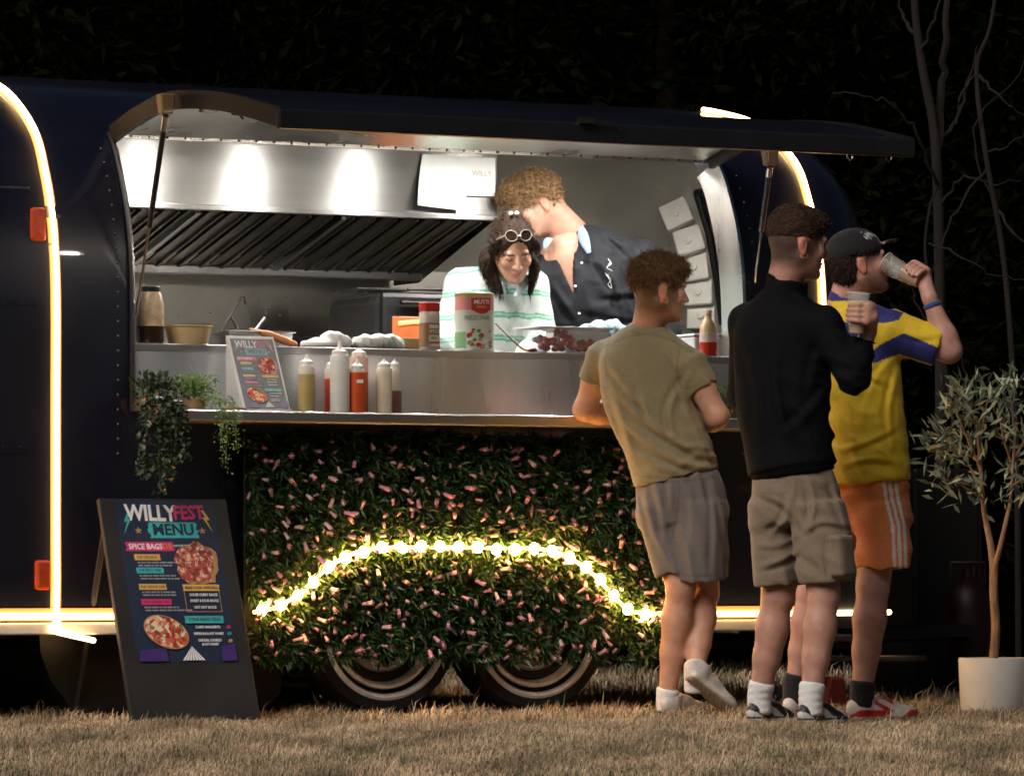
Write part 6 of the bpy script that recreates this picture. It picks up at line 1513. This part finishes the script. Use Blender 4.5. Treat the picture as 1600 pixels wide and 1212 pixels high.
# ---- woman working behind the counter
def woman():
    Y0 = 21.02; org = T(*(lambda q: (q[0], .95, 0))(UZ(785, 900, .95))); org = np.array(org); org[2] = .495
    P = thing('person', 'dark haired woman in white jumper with green stripes, sunglasses on her head', 'person', org, 0, 'people')
    J = lambda x, y, d=0.0: W(x, y, Y0 + d)
    sdv = nz((1, .10, 0)); H = Head(J(802, 390, -.16), (.20, -.80, -.50), (.04, -.45, .9), 1.0)
    hv = Vol(*bounds([H.C, J(790, 450, .02)], .17), .0034); head_prims(hv, H, J(786, 432, .02), True)
    lo, hi = bounds([J(680, 440), J(870, 700), J(700, 700, .3), J(700, 600, -.5)], .06); bv = Vol(lo, hi, .0064)
    bv.add(etube([J(786, 425, .05), J(784, 460, .03), J(780, 560, .05), J(778, 690, .06)], [.05, .11, .11, .12], [.05, .075, .08, .09], sdv, .05))
    shr, elr, wr = J(720, 444, .06), J(697, 530, -.04), J(748, 556, -.38); shl, ell_, wl = J(832, 446, .03), J(848, 530, -.06), J(815, 556, -.38)
    arm(bv, shr, elr, wr, .85); arm(bv, shl, ell_, wl, .85); hand_open(bv, wr, (.4, -.9, -.1), (0, 0, -1), .9); hand_open(bv, wl, (-.4, -.9, -.1), (0, 0, -1), .9, side=-1)
    for x in (745, 815): leg(bv, J(x, 690, .06), v3(J(x, 690, .03)) * [1, 1, 0] + [0, 0, .92], v3(J(x, 690, .06)) * [1, 1, 0] + [0, 0, .56])
    finish_body(P, org, [hv, bv], skin_col(H, (.46, .245, .155), (.025, .016, .012), (.48, .20, .18), down=True))
    v = Vol(*bounds([H.C, J(760, 470), J(835, 470)], .20), .0045)
    v.add(H.e((-.016, 0, .042), (.106, .080, .090))); v.add(H.e((-.055, 0, .0), (.07, .070, .085)), .02); v.sub(H.e((.128, 0, -.012), (.098, .062, .098)), .008)
    v.add(H.e((-.06, 0, .125), (.035, .04, .028)), .015)
    for pts, r in (([H.p(.03, -.062, .065), H.p(-.005, -.080, .0), J(767, 402, -.12), J(768, 420, -.11), J(784, 458, -.12)], .025), ([H.p(-.05, -.05, .0), J(762, 396, -.06), J(764, 425, -.08), J(774, 452, -.10)], .026), ([H.p(.03, .062, .065), H.p(.0, .080, .0), J(830, 404, -.13), J(831, 428, -.13), J(827, 462, -.13)], .019), ([H.p(-.02, .06, .0), J(833, 408, -.08), J(834, 440, -.11)], .020), ([H.p(-.06, 0, .0), J(792, 405, .0), J(787, 425, .0)], .05)):
        S_ = smoothpath(pts, 4); rs = np.interp(np.linspace(0, 1, len(S_)), [0, .5, 1], [r * .8, r, r * .45])
        for i in range(len(S_) - 1): v.add(rcone(S_[i], S_[i + 1], rs[i], rs[i + 1]), .012)
    v.sub(H.e((-.005, -.083, -.020), (.020, .022, .036)), .006)
    v.displace(folds(71, [(1, .2, .05), (.7, .7, .1)], .004, .02, .12)); hair_obj('hair', v, m_hair, P, org, (.022, .013, .009), 4, 6000, .045, .0014, flow=lambda p, g: np.where((H.loc(p)[:, 2:3] > .035), -H.f[None] * .9 + np.sign(H.loc(p)[:, 1:2]) * H.s[None] * .5, np.array([[0, -.05, -1.0]])), lift=.02, curl=.06, jitter=.4)
    # jumper
    tv = Vol(*bounds([J(690, 440), J(865, 640), J(780, 600, .2), J(780, 600, -.5)], .06), .005)
    tv.add(etube([J(786, 412, .05), J(784, 428, .05), J(780, 455, .04), J(777, 540, .05), J(776, 650, .06)], [.070, .125, .172, .176, .175], [.06, .095, .12, .13, .13], sdv, .012))
    for a, b, c_ in ((shr, elr, wr), (shl, ell_, wl)):
        tv.add(rcone(a, J(785, 436, .04), .060, .070), .04); tv.add(rcone(a, b, .064, .062), .035); tv.add(rcone(b, b + (c_ - b) * .9, .056, .040), .03)
    tv.sub(rcone(J(795, 455, -.12), J(800, 415, -.13), .018, .060), .006); tv.displace(folds(72, [(.6, 0, .7), (.9, .2, .2)], .006, .07, .35))
    def st(V):
        x, y = PX(V); z = V[:, 2] + .25 * np.abs(x - 785) / 380 * .25
        ph = (z - J(0, 497)[2] + .002 * np.sin(x * .2)) / .096; fr = ph - np.floor(ph); g = ((fr < .10) | ((fr > .17) & (fr < .25)))
        c = np.repeat(v3([.54, .58, .56])[None], len(V), 0); c[g] = (.11, .34, .22); c[(fr > .10) & (fr < .17)] = (.36, .50, .43); return c
    sdf_obj('jumper', tv, fabric('striped_knit', (.7, .7, .7), True, sheen=.3, b=.4), P, org, st)
    for sd in (-1, 1):
        cvv = Vol(*bounds([J(765, 445), J(830, 475), J(795, 460, -.2), J(795, 460, .15)], .05), .0045)
        cvv.add(etube([J(797 + sd * 8, 464, -.115), J(799 + sd * 18, 446, -.105), J(799 + sd * 27, 430, -.06)], [.012, .020, .016], [.006, .007, .006], (.5 * sd, -.3, -.7), .006))
        sdf_obj('collar', cvv, fabric('pale_blue_collar', (.56, .64, .70)), P, org)
    # trousers, hidden below the counter
    pv = Vol(*bounds([J(720, 640), J(840, 640), v3(J(780, 690, .05)) * [1, 1, 0] + [0, 0, .55], J(780, 640, .2)], .12), .008)
    for x in (750, 812): pv.add(rcone(J(x, 660, .06), v3(J(x, 690, .06)) * [1, 1, 0] + [0, 0, .57], .1, .07), .03)
    sdf_obj('trousers', pv, fabric('dark_denim', (.03, .035, .05)), P, org)
    # sunglasses pushed up on the hair, earring
    sg = MB(); m_sg = mat('pale_frame', (.26, .21, .17), .3, noise=(9, .05))
    a_ = np.linspace(0, 6.283, 21)
    for sd in (-1, 1):
        c0 = H.p(.076, .030 * sd, .104); fx = nz(H.s + H.f * (-.18 * sd)); fy = nz(H.u * .75 - H.f * .55)
        sg.tube([c0 + fx * .0245 * math.cos(t) + fy * .0225 * math.sin(t) for t in a_], .0019, 7)
        MB().add([c0 - v3(org)] + [c0 - v3(org) + fx * .0235 * math.cos(t) + fy * .0215 * math.sin(t) for t in a_], None, [[0, i, i + 1] for i in range(1, 21)]).build('sunglass_lens', mat('dark_lens', (.02, .012, .01), .08, noise=(9, .1)), P)
        sg.tube([H.p(.068, .054 * sd, .104), H.p(.03, .080 * sd, .065), H.p(-.02, .084 * sd, .03)], .0022, 6)
    sg.tube([H.p(.083, -.008, .105), H.p(.086, 0, .108), H.p(.083, .008, .105)], .003, 6)
    for V_ in sg.V: V_ -= v3(org)
    sg.build('sunglasses', m_sg, P, True)
    e0 = H.p(-.004, -.083, -.045); MB().tube(smoothpath([e0 - v3(org), e0 - v3(org) + [-.006, -.004, -.014], e0 - v3(org) + [0, -.008, -.032]], 4), .0032, 7).build('earring', mat('pearl', (.75, .70, .62), .25, noise=(9, .05)), P, True)
    hc = MB()
    for dx in (-.012, .012): hc.sphere(H.p(-.03, dx, .15) - v3(org), .009, 10, 7)
    hc.build('hair_clip', mat('pearl'), P, True)
woman()

# ---- man bending over in the dark shirt
def man_shirt():
    Y0 = 21.45; org = W(900, 900, Y0 + .1) * [1, 1, 0]; org[2] = .495
    P = thing('person', 'curly fair haired man in dark open shirt bending behind the woman', 'person', org, 0, 'people')
    J = lambda x, y, d=0.0: W(x, y, Y0 + d)
    sdv = nz((1, .12, -.12)); H = Head(J(836, 322, -.06), (-.80, -.28, -.42), (-.42, -.05, .9), 1.08)
    hv = Vol(*bounds([H.C, J(890, 385), J(890, 385, .05)], .18), .0036); head_prims(hv, H, J(888, 386, .03)); hv.add(rcone(H.p(-.05, 0, -.03), J(898, 372, .04), .06, .075), .04); hv.add(rcone(H.p(-.040, .048, -.05), J(886, 396, -.055), .016, .014), .03)
    lo, hi = bounds([J(800, 380), J(1070, 720), J(900, 600, .4), J(900, 600, -.5)], .06); bv = Vol(lo, hi, .0062)
    bv.add(etube([J(890, 372, .03), J(893, 400, .0), J(905, 450, .02), J(925, 540, .06), J(935, 680, .1)], [.075, .14, .155, .14, .13], [.07, .090, .092, .09, .09], sdv, .05), .02)
    bv.add(rcone(J(882, 385, -.03), J(897, 450, -.04), .062, .045), .03); bv.add(rcone(J(888, 402, -.078), J(925, 392, -.055), .010, .010), .02); bv.add(rcone(J(882, 403, -.078), J(850, 412, -.055), .010, .010), .02)
    shl, ell_, wl = J(1000, 408, .08), J(1035, 520, .0), J(965, 540, -.35); shr, elr, wr = J(825, 450, -.02), J(815, 540, -.12), J(880, 552, -.40)
    arm(bv, shl, ell_, wl, 1.1); arm(bv, shr, elr, wr, 1.1); hand_open(bv, wl, (-.6, -.6, 0), (0, 0, -1)); hand_open(bv, wr, (.4, -.8, 0), (0, 0, -1))
    for x in (905, 965): leg(bv, J(x, 690, .1), v3(J(x, 690, .05)) * [1, 1, 0] + [0, 0, .95], v3(J(x, 690, .1)) * [1, 1, 0] + [0, 0, .56])
    finish_body(P, org, [hv, bv], skin_col(H, (.40, .215, .15), (.22, .135, .07), stub=.10))
    v = hairvol(H, .0045, .26); v.add(H.e((-.012, 0, .050), (.107, .087, .088))); v.add(H.e((.055, 0, .082), (.060, .068, .044)), .02); v.add(H.e((-.05, 0, .03), (.062, .078, .07)), .02)
    v.sub(H.e((.145, 0, -.025), (.080, .13, .088)), .01); v.sub(H.e((-.01, 0, -.125), (.22, .2, .105)), .015); v.sub(H.e((.0, .09, -.02), (.035, .03, .05)), .01); v.sub(H.e((.0, -.09, -.02), (.035, .03, .05)), .01)
    v.displace(curls(5, .0075, .032)); hair_obj('hair', v, m_hair, P, org, (.175, .105, .052), 5, 10000, .032, .0017, lift=.4, curl=.6, jitter=.45)
    tv = Vol(*bounds([J(800, 350), J(1075, 640), J(900, 600, .4), J(900, 600, -.5)], .06), .0052)
    tv.add(etube([J(905, 358, .06), J(908, 378, .05), J(915, 410, .03), J(918, 460, .03), J(928, 540, .06), J(935, 640, .1)], [.075, .13, .20, .215, .205, .19], [.07, .10, .138, .148, .15, .15], sdv, .012))
    for a, b, c_ in ((shl, ell_, wl), (shr, elr, wr)): tv.add(rcone(a, J(912, 400, .03), .085, .09), .05); tv.add(rcone(a, b, .086, .08), .04); tv.add(rcone(b, b + (c_ - b) * .5, .08, .07), .03)
    tv.displace(creases([[(935, 352), (985, 395), (1030, 460)], [(925, 400), (960, 440), (975, 500)], [(1000, 380), (1010, 430), (1005, 490)], [(860, 440), (880, 470), (900, 500)], [(930, 460), (985, 455), (1030, 430)], [(905, 480), (950, 490), (1000, 500)]], .014, 6)); tv.displace(folds(81, [(.7, 0, .6), (.9, .1, -.3), (.2, 0, 1)], .009, .085, .35))
    tv.sub(etube([J(898, 458, -.13), J(890, 425, -.13), J(878, 378, -.10), J(864, 345, -.06)], [.004, .017, .046, .08], [.075, .08, .09, .10], (1, .1, 0), .006), .004); sdf_obj('shirt', tv, fabric('dark_shirt', (.0085, .0095, .013), sheen=.03, rough=.75), P, org)
    cvv = Vol(*bounds([J(840, 350), J(925, 400), J(880, 380, -.25), J(880, 380, .15)], .06), .0045)
    cvv.add(etube([J(905, 352, .0), J(912, 372, -.09), J(921, 396, -.15)], [.014, .026, .010], [.007, .008, .006], (.8, -.2, .4), .006))
    cv2 = Vol(*bounds([J(850, 380, -.13)], .07), .0045); cv2.add(etube([J(858, 372, -.11), J(854, 380, -.14), J(850, 390, -.15)], [.020, .018, .006], [.007, .007, .006], (1, -.1, .1), .006)); sdf_obj('collar', cv2, fabric('light_blue_collar', (.20, .28, .44)), P, org)
    sdf_obj('collar', cvv, fabric('light_blue_collar', (.20, .28, .44)), P, org)
    pv = Vol(*bounds([J(880, 640), J(990, 640), v3(J(930, 690, .1)) * [1, 1, 0] + [0, 0, .55], J(930, 640, .3)], .12), .008)
    for x in (905, 965): pv.add(rcone(J(x, 650, .1), v3(J(x, 690, .1)) * [1, 1, 0] + [0, 0, .57], .12, .08), .03)
    sdf_obj('trousers', pv, fabric('dark_denim', (.03, .035, .05)), P, org)
    dep = lambda x, y, d: J(x, y, d) - v3(org)
    def front(x, y):       # depth of the shirt front at a pixel
        for d in np.arange(-.35, .2, .004):
            p = J(x, y, d); i = np.round((p - tv.lo) / tv.h).astype(int)
            if (i >= 0).all() and (i < tv.n).all() and tv.F[tuple(i)] < 0: return d - .004
        return -.12
    m_wt = mat('white_thread', (.75, .74, .72), .5, noise=(9, .05))
    for x, y in ((909, 411), (899, 447), (905, 490)): MB().sphere(dep(x, y, front(x, y)), .006, 10, 7).build('button', m_wt, P, True)
    sq = [(950, 404), (955, 412), (948, 418), (957, 424), (949, 430), (955, 437), (950, 444), (956, 450), (952, 436), (946, 425), (953, 410)]
    MB().tube(smoothpath([dep(x, y, front(x, y)) for x, y in sq], 4), .0013, 5).build('embroidery', m_wt, P, True)
man_shirt()

# light blue plastic bag on the worktop in front of him
u, _ = UZ(935, 520, .62); bv = Vol([-.2, -.12, 0], [.2, .12, .20], .005)
for c_, r in (((-.05, 0, .06), (.10, .06, .06)), ((.02, 0, .09), (.08, .06, .05)), ((.08, 0, .07), (.06, .06, .07)), ((-.02, 0, .03), (.14, .07, .04))): bv.add(ell(c_, r), .02)
bv.displace(folds(91, [(1, .2, .4), (.3, .3, 1), (.8, -.5, -.4)], .014, .05, .5))
o = sdf_obj('plastic_bag', bv, mat('blue_bag', (.36, .52, .62), .4, noise=(14, .15), sss=.2), None, label='crumpled light blue plastic bag in front of the bending man', cat='bag'); o.location = T(u, .60, ZW + .03); o.rotation_euler = (0, 0, TH)
